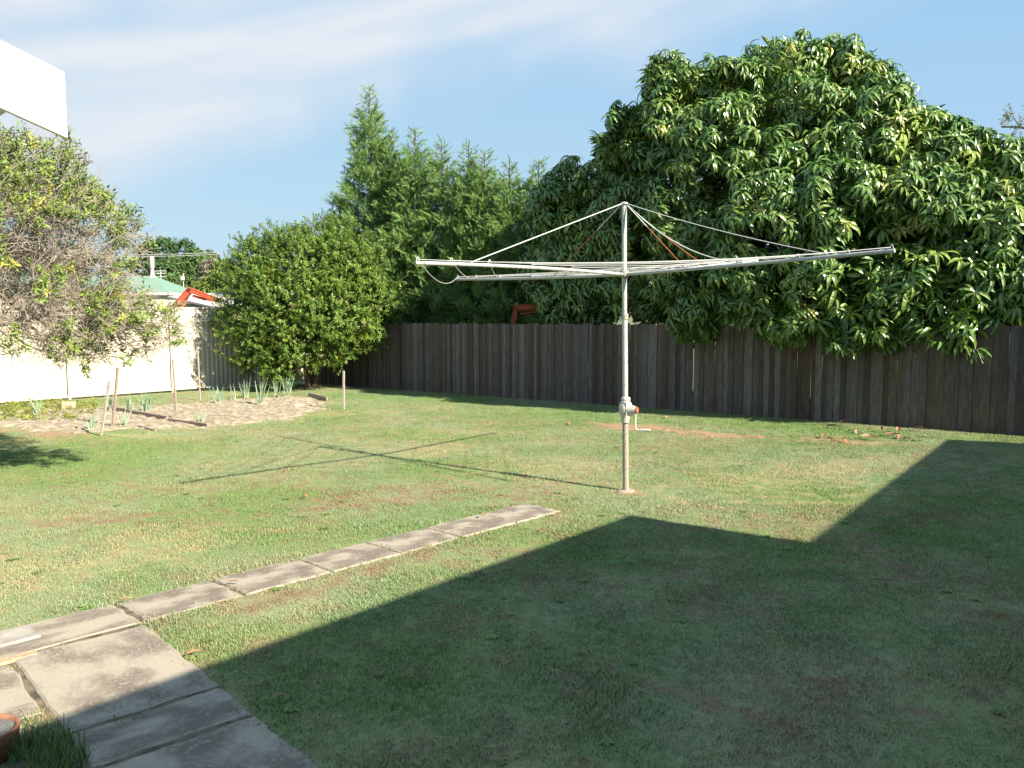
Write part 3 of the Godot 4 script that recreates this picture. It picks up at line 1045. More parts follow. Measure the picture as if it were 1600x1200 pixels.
func mango(bark: Material) -> void:
	# hanging whorls of long glossy leaves
	var lm := leaf_mat(0.34, Color(0.26, 0.42, 0.06), 0.6)
	var whorls := []
	for vv in 5:
		var m := MB.new()
		m.col = Color(0.9, 0.75, 0.5)
		m.tube([Vector3(0, -0.22, 0), Vector3(0, 0, 0)], [0.006, 0.004], 4, false)
		var nl := 11 + vv % 3
		for k in nl:
			var an := TAU * k / nl + rf(-0.3, 0.3)
			var d := Vector3(cos(an), rf(-0.35, 0.7), sin(an)).normalized()
			var side := Vector3(-sin(an), rf(-0.35, 0.35), cos(an)).normalized()
			var sh := rf(0.75, 1.25)           # leaves differ at random, wherever they hang
			m.col = Color(sh, sh, sh * 0.95)
			m.leaf(Vector3(0, rf(-0.07, 0.0), 0), d, side, rf(0.16, 0.29), rf(0.034, 0.054), rf(1.6, 3.6), 4, 0.3)
		whorls.append(m)
	var lob := lobes([
		[1238, 112, 62, 15.0], [1195, 100, 42, 15.2], [1310, 108, 52, 15.0], [1375, 145, 48, 14.6], [1085, 128, 52, 14.4], [1040, 120, 38, 14.5], [1140, 150, 60, 14.6],
		[985, 190, 40, 14.4], [960, 235, 36, 14.2], [1050, 200, 66, 14.2], [1130, 235, 85, 13.8], [1250, 200, 90, 13.8], [1360, 220, 85, 13.6], [1440, 205, 52, 13.6],
		[1470, 235, 60, 13.2], [1530, 260, 58, 13.0], [1585, 280, 62, 12.8], [1660, 320, 90, 12.5], [1740, 380, 110, 12.2],
		[900, 305, 58, 15.2], [868, 330, 50, 15.6], [872, 420, 62, 15.8], [930, 400, 70, 15.5], [880, 462, 50, 15.6], [930, 462, 48, 15.2], [1000, 330, 90, 14.9], [1000, 435, 72, 14.7],
		[1100, 340, 100, 13.9], [1210, 330, 95, 13.0], [1310, 320, 80, 12.6], [1400, 330, 90, 12.6], [1490, 340, 80, 12.2], [1570, 360, 85, 11.9],
		[1080, 430, 70, 14.1], [1085, 495, 34, 13.2], [1165, 430, 70, 13.1], [1230, 480, 55, 12.8], [1290, 430, 80, 12.6], [1380, 430, 70, 12.3], [1400, 500, 42, 12.15],
		[1460, 440, 60, 11.9], [1530, 450, 55, 11.7], [1500, 500, 26, 11.5], [1590, 450, 50, 11.5], [1650, 440, 70, 11.4], [1320, 500, 45, 12.45]], func(px): return 0.55 * clampf((1350.0 - px) / 250.0, 0, 1) + 1.7 * clampf((1130.0 - px) / 230.0, 0, 1))
	# boundary of the dark mass behind: the crown goes on away from the camera
	var pts := spread(lob, 5200, 0.3, Vector3(0, 0.1, 1).normalized(), 0.35)
	var root := thing("mango_tree", "large dense tree with long drooping glossy leaves overhanging the timber fence", "tree", Vector3(6.2, 0, -14.6))
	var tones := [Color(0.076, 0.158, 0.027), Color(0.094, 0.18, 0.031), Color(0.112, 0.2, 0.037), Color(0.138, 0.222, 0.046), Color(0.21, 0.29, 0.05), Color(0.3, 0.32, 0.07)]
	var leaf_mats := []
	for t in tones:
		var q := lm.duplicate()
		q.albedo_color = (t as Color).linear_to_srgb()
		leaf_mats.append(q)
	var meshes := []
	for w in whorls: meshes.append(w.mesh(lm))
	var items := []
	var gaps := noise(141, 0.9, 2)
	for q in pts:
		var p: Vector3 = q[0]; var d: Vector3 = q[1]
		if gaps.get_noise_3dv(p) < -0.1: p -= d * rf(0.35, 0.9)
		var axis := (d * Vector3(1, 0.6, 1) * 0.75 + Vector3.UP * 0.75 + rdir() * 0.25).normalized()
		var scr := (p.y - 1.7) / -p.z * F
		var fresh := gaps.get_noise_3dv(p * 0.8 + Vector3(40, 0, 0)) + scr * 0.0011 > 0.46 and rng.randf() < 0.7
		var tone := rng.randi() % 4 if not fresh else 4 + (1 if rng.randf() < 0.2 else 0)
		if rng.randf() < 0.006: tone = 5
		items.append([p, axis, tone, rf(0.85, 1.2), -p.z - d.z * 1.2 + (3.0 if p.x > 0.66 * -p.z else 0.0) + (5.0 if d.z < 0.0 else 0.0)])
	# some whorls deeper in so that no daylight shows through the crown
	for l in lob:
		for k in 46:
			var p: Vector3 = l[0] + rdir() * l[1] * pow(rng.randf(), 0.33) * 0.8 + Vector3(0.1, -0.05, -0.25)
			items.append([p, (rdir() + Vector3.UP * 0.6).normalized(), rng.randi() % 4, 1.35, 99.0])
		for k in 34:
			var p: Vector3 = l[0] + rdir() * l[1] * 0.7 + Vector3(rf(0.0, 0.9), rf(-0.3, 0.1), rf(-2.6, -0.5))
			items.append([p, (rdir() + Vector3.UP * 0.6).normalized(), rng.randi() % 4, 1.4, 99.0])
	items.sort_custom(func(x, y): return x[4] < y[4])
	var sets := []
	for k in 5: sets.append(Copies3.new())
	for k in items.size():
		var it: Array = items[k]
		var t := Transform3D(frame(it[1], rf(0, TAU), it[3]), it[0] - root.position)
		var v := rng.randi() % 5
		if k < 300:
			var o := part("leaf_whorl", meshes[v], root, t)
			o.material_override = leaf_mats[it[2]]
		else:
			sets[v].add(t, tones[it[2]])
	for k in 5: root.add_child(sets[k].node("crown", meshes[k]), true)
	var tg := []
	for k in range(0, items.size(), 9): tg.append(items[k][0] - root.position - items[k][1] * 0.22)
	var foot := Vector3(0, -0.4, 0)
	var m := branches(Vector3(0, 1.3, 0), tg, 0.012, 0.2, 0.5, 5, 0.1)
	part("branches", m.mesh(bark), root)
	var tk := MB.new()
	tk.tube([foot, Vector3(0.03, 0.5, 0), Vector3(0, 1.35, 0)], [0.34, 0.27, 0.22], 12)
	part("trunk", tk.mesh(bark), root)

	# bare twigs of another tree behind, at the right edge of the view
	var b0 := at(1600, 300, 17.5)
	var tw := thing("twiggy_tree", "sparse twiggy tree top behind the big leafy tree", "tree", Vector3(b0.x + 0.6, 0, b0.z))
	var tt := []
	for k in 130:
		tt.append(Vector3(rf(-1.1, 1.0), b0.y + rf(-0.3, 1.65), rf(-0.6, 0.6)))
	part("branches", branches(Vector3(0, 2.4, 0), tt.duplicate(), 0.008, 0.09, 0.5, 4, 0.12).mesh(mat(Color(0.16, 0.12, 0.1), 0.9)), tw)
	var tkm := MB.new()
	tkm.tube([Vector3(0, -0.4, 0), Vector3(0, 2.5, 0)], [0.13, 0.09], 8)
	part("trunk", tkm.mesh(bark), tw)
	var sp := Copies3.new()
	for q in tt:
		for k in 3: sp.add(Transform3D(frame(rdir() + Vector3.UP, rf(0, TAU), 1.1), q + rdir() * 0.05), Color(0.13, 0.15, 0.06) * rf(0.7, 1.2))
	tw.add_child(sp.node("crown", sprig(10, 0.055, 0.02, 0.14, leaf_mat(0.6, Color(0.2, 0.25, 0.1)))), true)

func sprig(nl: int, ln: float, wd: float, stem: float, m: Material) -> ArrayMesh:
	var b := MB.new()
	b.col = Color(1.1, 0.75, 0.6)
	b.tube([Vector3.ZERO, Vector3(0, stem, 0)], [0.0025, 0.0012], 3, false)
	for k in nl:
		var an := 2.4 * k + rf(-0.3, 0.3)
		var sh := rf(0.7, 1.35)
		b.col = Color(sh, sh, sh * 0.9)
		var d := Vector3(cos(an), rf(0.2, 1.1), sin(an)).normalized()
		b.leaf(Vector3(0, stem * (k + 1.0) / nl, 0), d, Vector3(-sin(an), rf(-0.4, 0.4), cos(an)).normalized(), ln * rf(0.7, 1.25), wd * rf(0.8, 1.2), rf(-0.2, 0.7), 2, 0.25)
	return b.mesh(m)

func conifers(bark: Material) -> void:
	var lm := leaf_mat(0.65, Color(0.42, 0.6, 0.18), 0.3)
	var fronds := []
	for vv in 3:
		var b := MB.new()
		for k in 24:                      # flattened feathery sprays, side twigs angled forward
			var t := k / 24.0
			var sg := 1.0 if k % 2 == 0 else -1.0
			var o := Vector3(0, 0.42 * t, 0)
			var ln := rf(0.07, 0.14) * (1.1 - 0.6 * t)
			var d := Vector3(sg * rf(0.3, 0.9), rf(0.4, 0.9), rf(-0.9, 0.9)).normalized()
			var wv := Vector3(-d.y, d.x, rf(-0.4, 0.4)).normalized() * 0.0085
			var sh := rf(0.65, 1.35)
			b.col = Color(sh, sh, sh * 0.9)
			b.quad(o - wv * 0.6, o + d * ln * 0.6 - wv, o + d * ln * 0.6 + wv, o + wv * 0.6)
			b.tri(o + d * ln * 0.6 - wv, o + d * ln * 1.1, o + d * ln * 0.6 + wv)
			var d2 := (d + Vector3(-sg * 0.5, 0.3, rf(-0.5, 0.5))).normalized()
			b.tri(o + d * ln * 0.4 - wv, o + d * ln * 0.4 + d2 * ln * 0.6, o + d * ln * 0.4 + wv)
		b.tri(Vector3(-0.012, 0.3, 0), Vector3(0, 0.52, 0), Vector3(0.012, 0.3, 0))
		b.tri(Vector3(-0.008, 0, 0), Vector3(0, 0.4, 0), Vector3(0.008, 0, 0))
		fronds.append(b.mesh(lm))
	# top pixel, distance, half width at the bottom, thinness of the leader
	var rows := [
		[577, 132, 23.4, 1.75, "tallest feathery conifer with a thin bare leader, behind the rounded shrub"],
		[612, 200, 23.0, 1.35, "feathery conifer close beside the tallest one"],
		[648, 196, 22.4, 1.5, "pointed feathery conifer between the two tallest leaders"],
		[690, 218, 21.9, 1.4, "broad feathery conifer in the middle of the row"],
		[732, 222, 21.4, 1.45, "feathery conifer with a twin top in the row"],
		[757, 232, 21.0, 1.35, "shorter feathery conifer beside the twin topped one"],
		[796, 250, 20.5, 1.35, "short conifer with an open wispy top"],
		[842, 246, 20.4, 1.4, "conifer partly hidden by the big leafy tree"],
		[530, 310, 23.6, 1.2, "low conifer at the open end of the row"],
		[880, 262, 19.8, 1.2, "conifer almost hidden behind the big leafy tree"]]
	for r in rows:
		var top := at(r[0], r[1], r[2])
		var root := thing("conifer", r[4], "tree", Vector3(top.x, 0, top.z), "conifers in a row beyond the timber fence")
		var hgt := top.y
		var rad: float = r[3]
		var sets := [Copies3.new(), Copies3.new(), Copies3.new()]
		var bm := MB.new()
		bm.tube([Vector3(0, -0.4, 0), Vector3(rf(-0.05, 0.05), hgt * 0.6, 0), Vector3(0, hgt - 0.05, 0)], [0.12, 0.05, 0.008], 7, false)
		part("trunk", bm.mesh(bark), root)
		var lim := MB.new()
		var nlimb := int(hgt * 26)
		for k in nlimb:
			var q := pow((k + 0.5) / nlimb, 1.0)
			var y := lerpf(0.25, hgt - 0.12, q)
			# the crown keeps its width and then runs into a thin, airy leader
			var f := 1.0 - q
			var w := rad * 1.15 * (pow(f, 0.8) * (0.75 + 0.3 * sin(q * 17.0 + r[0]) * 0.4)) * rf(0.7, 1.12) + 0.1
			var an := 2.399 * k + rf(-0.4, 0.4)
			var out := Vector3(cos(an), 0, sin(an))
			var tip := out * w + Vector3(0, y + w * rf(0.35, 0.7), 0)
			var base := Vector3(0, y, 0)
			lim.tube([base, base.lerp(tip, 0.55) - Vector3(0, 0.05 * w, 0), tip], [0.014 + 0.008 * f, 0.009, 0.003], 3, false)
			var nf := int(5 + w * 56)
			if q > 0.9: nf = 3
			for j in nf:
				var s := 1.0 - 0.72 * pow(rng.randf(), 1.3) if q < 0.9 else rf(0.4, 1.0)
				var p := base.lerp(tip, s) + rdir() * 0.1 * (1.0 if q < 0.85 else 0.35)
				var dd := (out * rf(0.2, 1.0) + Vector3.UP * rf(0.2, 1.0) + rdir() * 0.8).normalized()
				var tint := rf(0.8, 1.25)
				var c := Color(0.165, 0.28, 0.09).lerp(Color(0.25, 0.35, 0.11), rf(0, 1) * rf(0, 1)) * tint
				sets[rng.randi() % 3].add(Transform3D(frame(dd, rf(0, TAU), rf(0.35, 0.62) * (1.0 if q < 0.8 else 0.8)), p), c)
		part("limbs", lim.mesh(bark), root)
		for k in 3: root.add_child(sets[k].node("crown", fronds[k]), true)

func corner_shrub(bark: Material) -> void:
	var lm := leaf_mat(0.42, Color(0.32, 0.42, 0.06), 0.45)
	var sp := []
	for k in 3: sp.append(sprig(13, 0.056, 0.028, 0.16, lm))
	var lob := lobes([[470, 420, 62, 17.4], [410, 420, 50, 17.2], [390, 470, 45, 17.0], [540, 430, 60, 17.6], [585, 465, 42, 17.6], [440, 480, 62, 16.9], [520, 490, 62, 17.1], [575, 510, 34, 17.4], [400, 530, 48, 17.0],
		[455, 545, 46, 16.9], [520, 540, 30, 17.2], [385, 565, 26, 17.2], [430, 575, 26, 17.0], [500, 385, 40, 17.7], [430, 385, 30, 17.5], [555, 395, 34, 17.9], [372, 430, 32, 17.4], [362, 500, 26, 17.4], [490, 450, 70, 17.8]], func(px): return 2.35 + 0.65 * clampf((450.0 - px) / 80.0, 0, 1))
	var root := thing("rounded_shrub", "big rounded glossy green shrub in the corner between the two fences", "shrub", gp(482, 606))
	var pts := spread(lob, 11000, 0.42, Vector3(0.2, 0.1, 1).normalized(), 0.7)
	var sets := [Copies3.new(), Copies3.new(), Copies3.new()]
	var gaps := noise(151, 1.1, 2)
	for q in pts:
		if gaps.get_noise_3dv(q[0]) < -0.08: q[0] -= q[1] * rf(0.2, 0.6)
		var dd: Vector3 = q[1] * 0.7 + Vector3.UP * 0.5 + rdir() * 0.6
		var c := Color(0.1, 0.185, 0.03).lerp(Color(0.21, 0.28, 0.045), rng.randf() * rng.randf())
		if rng.randf() < 0.005: c = Color(0.45, 0.42, 0.05)
		if rng.randf() < 0.015: c = Color(0.16, 0.12, 0.07)
		sets[rng.randi() % 3].add(Transform3D(frame(dd, rf(0, TAU), rf(0.8, 1.25)), q[0] + rdir() * 0.1 + q[1] * (rf(0.05, 0.3) if rng.randf() < 0.05 else 0.0) - root.position), c)
	for k in 3: root.add_child(sets[k].node("crown", sp[k]), true)
	var tg := []
	for k in range(0, pts.size(), 24): tg.append(pts[k][0] - root.position - pts[k][1] * 0.1)
	part("branches", branches(Vector3(0.02, 0.62, 0), tg, 0.006, 0.09, 0.5, 5, 0.1).mesh(bark), root)
	var red := tri_mat(ramp_tex(83, 0.03, [Color(0.12, 0.07, 0.05), Color(0.24, 0.16, 0.11), Color(0.34, 0.25, 0.18)], [0.2, 0.5, 0.85], 256), 2.0, 0.9)
	for s in [[0.05, -0.16, 0.1], [-0.02, 0.02, 0.0], [0.1, 0.28, -0.05]]:
		var tk := MB.new()
		tk.tube([Vector3(s[0], -0.02, s[2]), Vector3(s[0] + s[1] * 0.4, 0.35, s[2]), Vector3(s[1], 0.95, s[2])], [0.085, 0.06, 0.045], 8)
		part("stem", tk.mesh(red), root)

func far_trees(bark: Material) -> void:
	var lm := leaf_mat(0.7, Color(0.15, 0.2, 0.06), 0.3)
	var clump := MB.new()
	for k in 26:
		var d := rdir()
		var o := d * rf(0.05, 0.34)
		var a := rdir() * 0.1; var b := rdir() * 0.06
		var sh := rf(0.7, 1.3)
		clump.col = Color(sh, sh, sh)
		clump.quad(o - a, o + b, o + a, o - b)
	var cm := clump.mesh(lm)
	var list := [
		[[[250, 405, 34, 70.0], [232, 420, 26, 70.0], [282, 402, 28, 70.0], [262, 440, 34, 69.0], [300, 425, 22, 70.0], [225, 445, 28, 70.0]], Color(0.055, 0.11, 0.04), "dark domed tree, tallest of the far trees beyond the green roof"],
		[[[285, 430, 30, 60.0], [310, 420, 26, 60.0], [300, 450, 30, 60.0], [270, 455, 28, 59.0], [328, 410, 16, 61.0], [330, 430, 22, 60.0]], Color(0.09, 0.15, 0.05), "mid green rounded far tree before the dark domed one"],
		[[[334, 425, 17, 55.0], [328, 440, 14, 55.0], [345, 438, 14, 55.0]], Color(0.2, 0.19, 0.14), "pale grey brown dry looking far tree"],
		[[[325, 460, 22, 45.0], [348, 450, 24, 45.0], [300, 468, 16, 45.0], [370, 455, 24, 45.0], [350, 425, 14, 46.0]], Color(0.12, 0.17, 0.04), "yellow green bushy tree behind the excavator arm"],
		[[[150, 440, 50, 62.0], [80, 430, 55, 62.0], [10, 420, 60, 62.0], [-70, 430, 60, 62.0]], Color(0.07, 0.12, 0.045), "far tree hidden behind the twiggy shrub"]]
	for l in list:
		var lob := lobes(l[0])
		var c0: Vector3 = lob[0][0]
		var root := thing("far_tree", l[2], "tree", Vector3(c0.x, 0, c0.z), "far trees beyond the neighbour house")
		var set1 := Copies3.new()
		for q in spread(lob, 900, 0.3):
			var tint := rf(0.75, 1.3)
			set1.add(Transform3D(frame(rdir(), rf(0, TAU), rf(0.8, 1.3)), q[0] - root.position), (l[1] as Color) * tint)
		root.add_child(set1.node("crown", cm), true)
		var tk := MB.new()
		tk.tube([Vector3(0, -0.4, 0), Vector3(0.1, c0.y * 0.5, 0), Vector3(0, c0.y, 0)], [0.3, 0.22, 0.08], 8, false)
		part("trunk", tk.mesh(bark), root)

func left_shrub() -> void:
	var base := Vector3(-6.35, -0.07, -8.3)
	var root := thing("twiggy_shrub", "large half bare shrub of grey twigs with yellow green leaf tips", "shrub", base)
	var cen := Vector3(-5.5, 2.2, -8.05)
	var rad := Vector3(1.72, 1.38, 1.7)
	var tg := []
	var nz := noise(91, 0.8, 2)
	while tg.size() < 2900:
		var d := rdir()
		if d.y < -0.75: continue
		var r := pow(rng.randf(), 0.42)
		var lump := 1.0 + 0.16 * nz.get_noise_3dv(d * 2.2)
		var p := cen + d * rad * r * lump
		if p.y < 0.98 + 0.12 * nz.get_noise_2d(p.x * 3.0, p.z * 3.0): continue
		tg.append(p - base)
	for k in 210:                            # a low spreading limb on the garden side
		tg.append(Vector3(-4.15, 1.58, -8.1) + rdir() * Vector3(0.85, 0.36, 0.7) * pow(rng.randf(), 0.4) - base)
	var m := branches(Vector3(0.0, 0.55, 0), tg.duplicate(), 0.0032, 0.07, 0.55, 4, 0.14)
	for q in tg:
		var e0: Vector3 = (q + base - cen) / rad
		for k in 7:
			var d := (rdir() + e0 * 0.9).normalized()
			var a: Vector3 = q + rdir() * 0.04
			var b := a + d * rf(0.08, 0.26)
			m.tube([a, b], [0.0028, 0.0014], 3, false)
	part("twigs", m.mesh(mat(Color(0.3, 0.255, 0.21), 0.9)), root)
	var tk := MB.new()
	tk.tube([Vector3(0, -0.02, 0), Vector3(0.03, 0.3, 0), Vector3(0, 0.6, 0)], [0.11, 0.09, 0.085], 8)
	part("trunk", tk.mesh(mat(Color(0.2, 0.165, 0.14), 0.9)), root)
	var lm := leaf_mat(0.5, Color(0.4, 0.45, 0.08), 0.4)
	var sp := []
	for k in 3: sp.append(sprig(9, 0.045, 0.016, 0.11, lm))
	var sets := [Copies3.new(), Copies3.new(), Copies3.new()]
	for q in tg:
		var p: Vector3 = q + base
		var e := ((p - cen) / rad)
		var out := e.length()
		var want := smoothstep(0.72, 1.0, out) * (0.3 + 0.9 * smoothstep(-0.35, 0.35, e.y)) + 0.5 * smoothstep(0.45, 0.75, out) * smoothstep(0.1, 0.7, e.y)
		want *= 1.6 * smoothstep(-0.35, 0.15, nz.get_noise_3dv(p * 2.0) + 0.12)
		if rng.randf() > want: continue
		for k in 5:
			var c := Color(0.2, 0.27, 0.05).lerp(Color(0.12, 0.19, 0.04), rng.randf())
			if rng.randf() < 0.04: c = Color(0.36, 0.35, 0.07)
			var dd := (e.normalized() * 0.8 + Vector3.UP * 0.6 + rdir() * 0.7)
			sets[rng.randi() % 3].add(Transform3D(frame(dd, rf(0, TAU), rf(0.8, 1.4)), q + rdir() * 0.07), c)
	for k in 3: root.add_child(sets[k].node("leaves", sp[k]), true)

# ---------------------------------------------------------------- rotary clothes line
func hoist() -> void:
	var base := gp(978, 767)
	var galv := tri_mat(ramp_tex(101, 0.05, [Color(0.3, 0.31, 0.3), Color(0.42, 0.43, 0.41), Color(0.5, 0.51, 0.49)], [0.2, 0.5, 0.8], 256), 3.0, 0.55)
	galv.metallic = 0.25
	var olive := tri_mat(ramp_tex(102, 0.05, [Color(0.2, 0.18, 0.14), Color(0.28, 0.255, 0.2), Color(0.34, 0.31, 0.26)], [0.2, 0.5, 0.8], 256), 3.0, 0.6)
	var cast := tri_mat(ramp_tex(103, 0.04, [Color(0.36, 0.34, 0.3), Color(0.48, 0.46, 0.41), Color(0.55, 0.53, 0.48)], [0.2, 0.5, 0.8], 256), 4.0, 0.65)
	var rust := tri_mat(ramp_tex(104, 0.06, [Color(0.2, 0.05, 0.025), Color(0.32, 0.09, 0.04), Color(0.4, 0.16, 0.07)], [0.2, 0.5, 0.8], 256), 4.0, 0.85)
	var wirem := mat(Color(0.55, 0.56, 0.55), 0.45)
	var root := thing("clothes_hoist", "galvanised rotary clothes hoist with wind up handle standing on the lawn", "clothes line", base)
	var hub := Vector3(-0.04, 2.078, 0)
	var top := Vector3(-0.05, 2.72, 0)
	var along := func(y): return Vector3(-0.04 * y / 2.078, y, 0)
	var m := MB.new()
	m.tube([Vector3(0, -0.05, 0), along.call(0.70)], [0.029, 0.029], 16)
	part("lower_post", m.mesh(olive), root)
	m = MB.new()
	m.lathe(Vector3.ZERO, [Vector2(0.0, 0.014), Vector2(0.055, 0.013), Vector2(0.08, 0.006), Vector2(0.09, -0.01)], 16)
	part("concrete_collar", m.mesh(mat(Color(0.3, 0.25, 0.2), 0.95)), root)
	# gear housing: a pear shaped casting with a side boss and crank
	m = MB.new()
	var gx: Vector3 = along.call(0.0)
	m.lathe(along.call(0.66), [Vector2(0.0, 0.0), Vector2(0.036, 0.0), Vector2(0.04, 0.012), Vector2(0.036, 0.025), Vector2(0.048, 0.06), Vector2(0.062, 0.115), Vector2(0.066, 0.15), Vector2(0.058, 0.185), Vector2(0.043, 0.205), Vector2(0.04, 0.215), Vector2(0.044, 0.22), Vector2(0.044, 0.243), Vector2(0.034, 0.25), Vector2(0.0, 0.25)], 20)
	var gb := part("gear_housing", m.mesh(cast), root)
	m = MB.new()
	var bo: Vector3 = along.call(0.785) + Vector3(0.03, 0, 0.02)
	var bd := Vector3(0.86, 0.06, 0.5).normalized()
	m.tube([bo, bo + bd * 0.03, bo + bd * 0.075], [0.06, 0.05, 0.034], 14)
	part("boss", m.mesh(cast), gb)
	m = MB.new()
	m.tube([bo + bd * 0.075, bo + bd * 0.088], [0.034, 0.03], 14)
	part("rust_cap", m.mesh(rust), gb)
	m = MB.new()
	for sg in [-1.0, 1.0]:
		m.box(Transform3D(Basis(), along.call(0.78) + Vector3(0.0, 0, 0.063 * sg)), Vector3(0.008, 0.2, 0.012), 0.002)
	part("seam", m.mesh(cast), gb)
	m = MB.new()
	var ck := bo + bd * 0.07 + Vector3(0, -0.02, 0)
	m.tube([ck, ck + Vector3(0.0, -0.1, 0.0), ck + Vector3(0.002, -0.155, 0.0), ck + Vector3(0.012, -0.168, 0.005), ck + Vector3(0.05, -0.168, 0.02)], [0.006, 0.006, 0.006, 0.006, 0.006], 8)
	var cr := part("crank", m.mesh(wirem), root)
	m = MB.new()
	var hs := ck + Vector3(0.04, -0.168, 0.016)
	var hd := Vector3(0.9, 0.02, 0.35).normalized()
	m.tube([hs, hs + hd * 0.02, hs + hd * 0.085, hs + hd * 0.1], [0.008, 0.011, 0.014, 0.009], 10)
	part("crank_handle", m.mesh(cast), cr)
	# upper mast
	m = MB.new()
	m.tube([along.call(0.9), along.call(1.67)], [0.026, 0.026], 16)
	part("mast_sleeve", m.mesh(galv), root)
	m = MB.new()
	m.tube([along.call(1.645), along.call(1.70)], [0.034, 0.034], 16)
	part("mast_collar", m.mesh(olive), root)
	m = MB.new()
	m.tube([along.call(1.68), hub, top], [0.022, 0.023, 0.023], 16)
	part("mast", m.mesh(galv), root)
	m = MB.new()
	m.lathe(top, [Vector2(0.0, -0.01), Vector2(0.034, -0.01), Vector2(0.036, 0.008), Vector2(0.025, 0.016), Vector2(0.0, 0.018)], 14)
	part("mast_cap", m.mesh(galv), root)
	m = MB.new()
	m.lathe(hub + Vector3(0, -0.04, 0), [Vector2(0.0, 0.0), Vector2(0.036, 0.0), Vector2(0.04, 0.02), Vector2(0.04, 0.055), Vector2(0.034, 0.07), Vector2(0.0, 0.07)], 14)
	part("hub", m.mesh(olive), root)
	# four arms, slightly bent by age
	var th := deg_to_rad(44.0)
	var R := 2.45
	var dirs := [Vector3(-cos(th), 0, sin(th)), Vector3(-sin(th), 0, -cos(th)), Vector3(sin(th), 0, cos(th)), Vector3(cos(th), 0, -sin(th))]
	var rise := [0.0, 0.03, 0.085, 0.24]
	var mids := [0.015, -0.01, 0.0, 0.01]
	var ends := []
	var arm := func(k, t): return hub + Vector3(0, -0.01, 0) + dirs[k] * (R * t) + Vector3(0, rise[k] * pow(t, 1.2) + mids[k] * 4.0 * t * (1.0 - t), 0)
	for k in 4:
		m = MB.new()
		var pts := []; var rads := []
		for j in 13:
			pts.append(arm.call(k, 0.012 + 0.988 * j / 12.0)); rads.append(0.0148)
		m.tube(pts, rads, 12)
		var a := part("arm", m.mesh(galv), root)
		for t in [0.3, 0.5, 0.7, 0.86, 0.99]:      # wire eyelets on the arm
			var e := MB.new()
			var c: Vector3 = arm.call(k, t) + Vector3(0, 0.016, 0)
			var loop := []; var lr := []
			for j in 9:
				var an := PI * j / 8.0
				loop.append(c + dirs[k] * cos(an) * 0.014 + Vector3(0, sin(an) * 0.028, 0)); lr.append(0.003)
			e.tube(loop, lr, 5)
			part("eyelet", e.mesh(rust if t == 0.3 else wirem), a)
	# line wires: squares strung from arm to arm
	var rings := [0.3, 0.5, 0.7, 0.86, 0.99]
	for q in rings.size():
		for k in 4:
			var o := [[0, 1], [1, 3], [3, 2], [2, 0]][k] as Array
			var a: Vector3 = arm.call(o[0], rings[q]) + Vector3(0, 0.026, 0)
			var b: Vector3 = arm.call(o[1], rings[q]) + Vector3(0, 0.026, 0)
			var sag := 0.012 + 0.012 * q
			if o == [0, 1]: sag = [0.03, 0.04, 0.05, 0.06, 0.12][q]
			if o == [1, 3]: sag = 0.02
			var pts := []; var rads := []
			for j in 13:
				var t := j / 12.0
				pts.append(a.lerp(b, t) - Vector3(0, sag * 4.0 * t * (1 - t), 0)); rads.append(0.0026)
			m = MB.new()
			m.tube(pts, rads, 5, false)
			part("line_wire", m.mesh(wirem), root)
	# stays from the mast head down to the arms: two white, the others rusty
	for s in [[0, 0.78, 0, 0.0, 0.0045], [2, 0.8, 0, 0.03, 0.004], [2, 0.5, 0, 0.12, 0.005], [1, 0.37, 1, 0.0, 0.0045], [3, 0.4, 1, 0.0, 0.0045], [3, 0.55, 1, 0.02, 0.004]]:
		var a: Vector3 = top + dirs[s[0]] * 0.03
		var b: Vector3 = arm.call(s[0], s[1]) + Vector3(0, 0.018, 0)
		var pts := []; var rads := []
		for j in 13:
			var t := j / 12.0
			pts.append(a.lerp(b, t) - Vector3(0, s[3] * 4.0 * t * (1 - t), 0)); rads.append(s[4])
		m = MB.new()
		var split := 5
		if s[2] == 1:
			m.tube(pts.slice(0, split), rads.slice(0, split), 6, false)
			var st := part("stay", m.mesh(wirem), root)
			m = MB.new()
			m.tube(pts.slice(split - 1), rads.slice(split - 1), 6, false)
			part("rusty_stay", m.mesh(rust), root)
		else:
			m.tube(pts, rads, 6, false)
			part("stay", m.mesh(wirem), root)

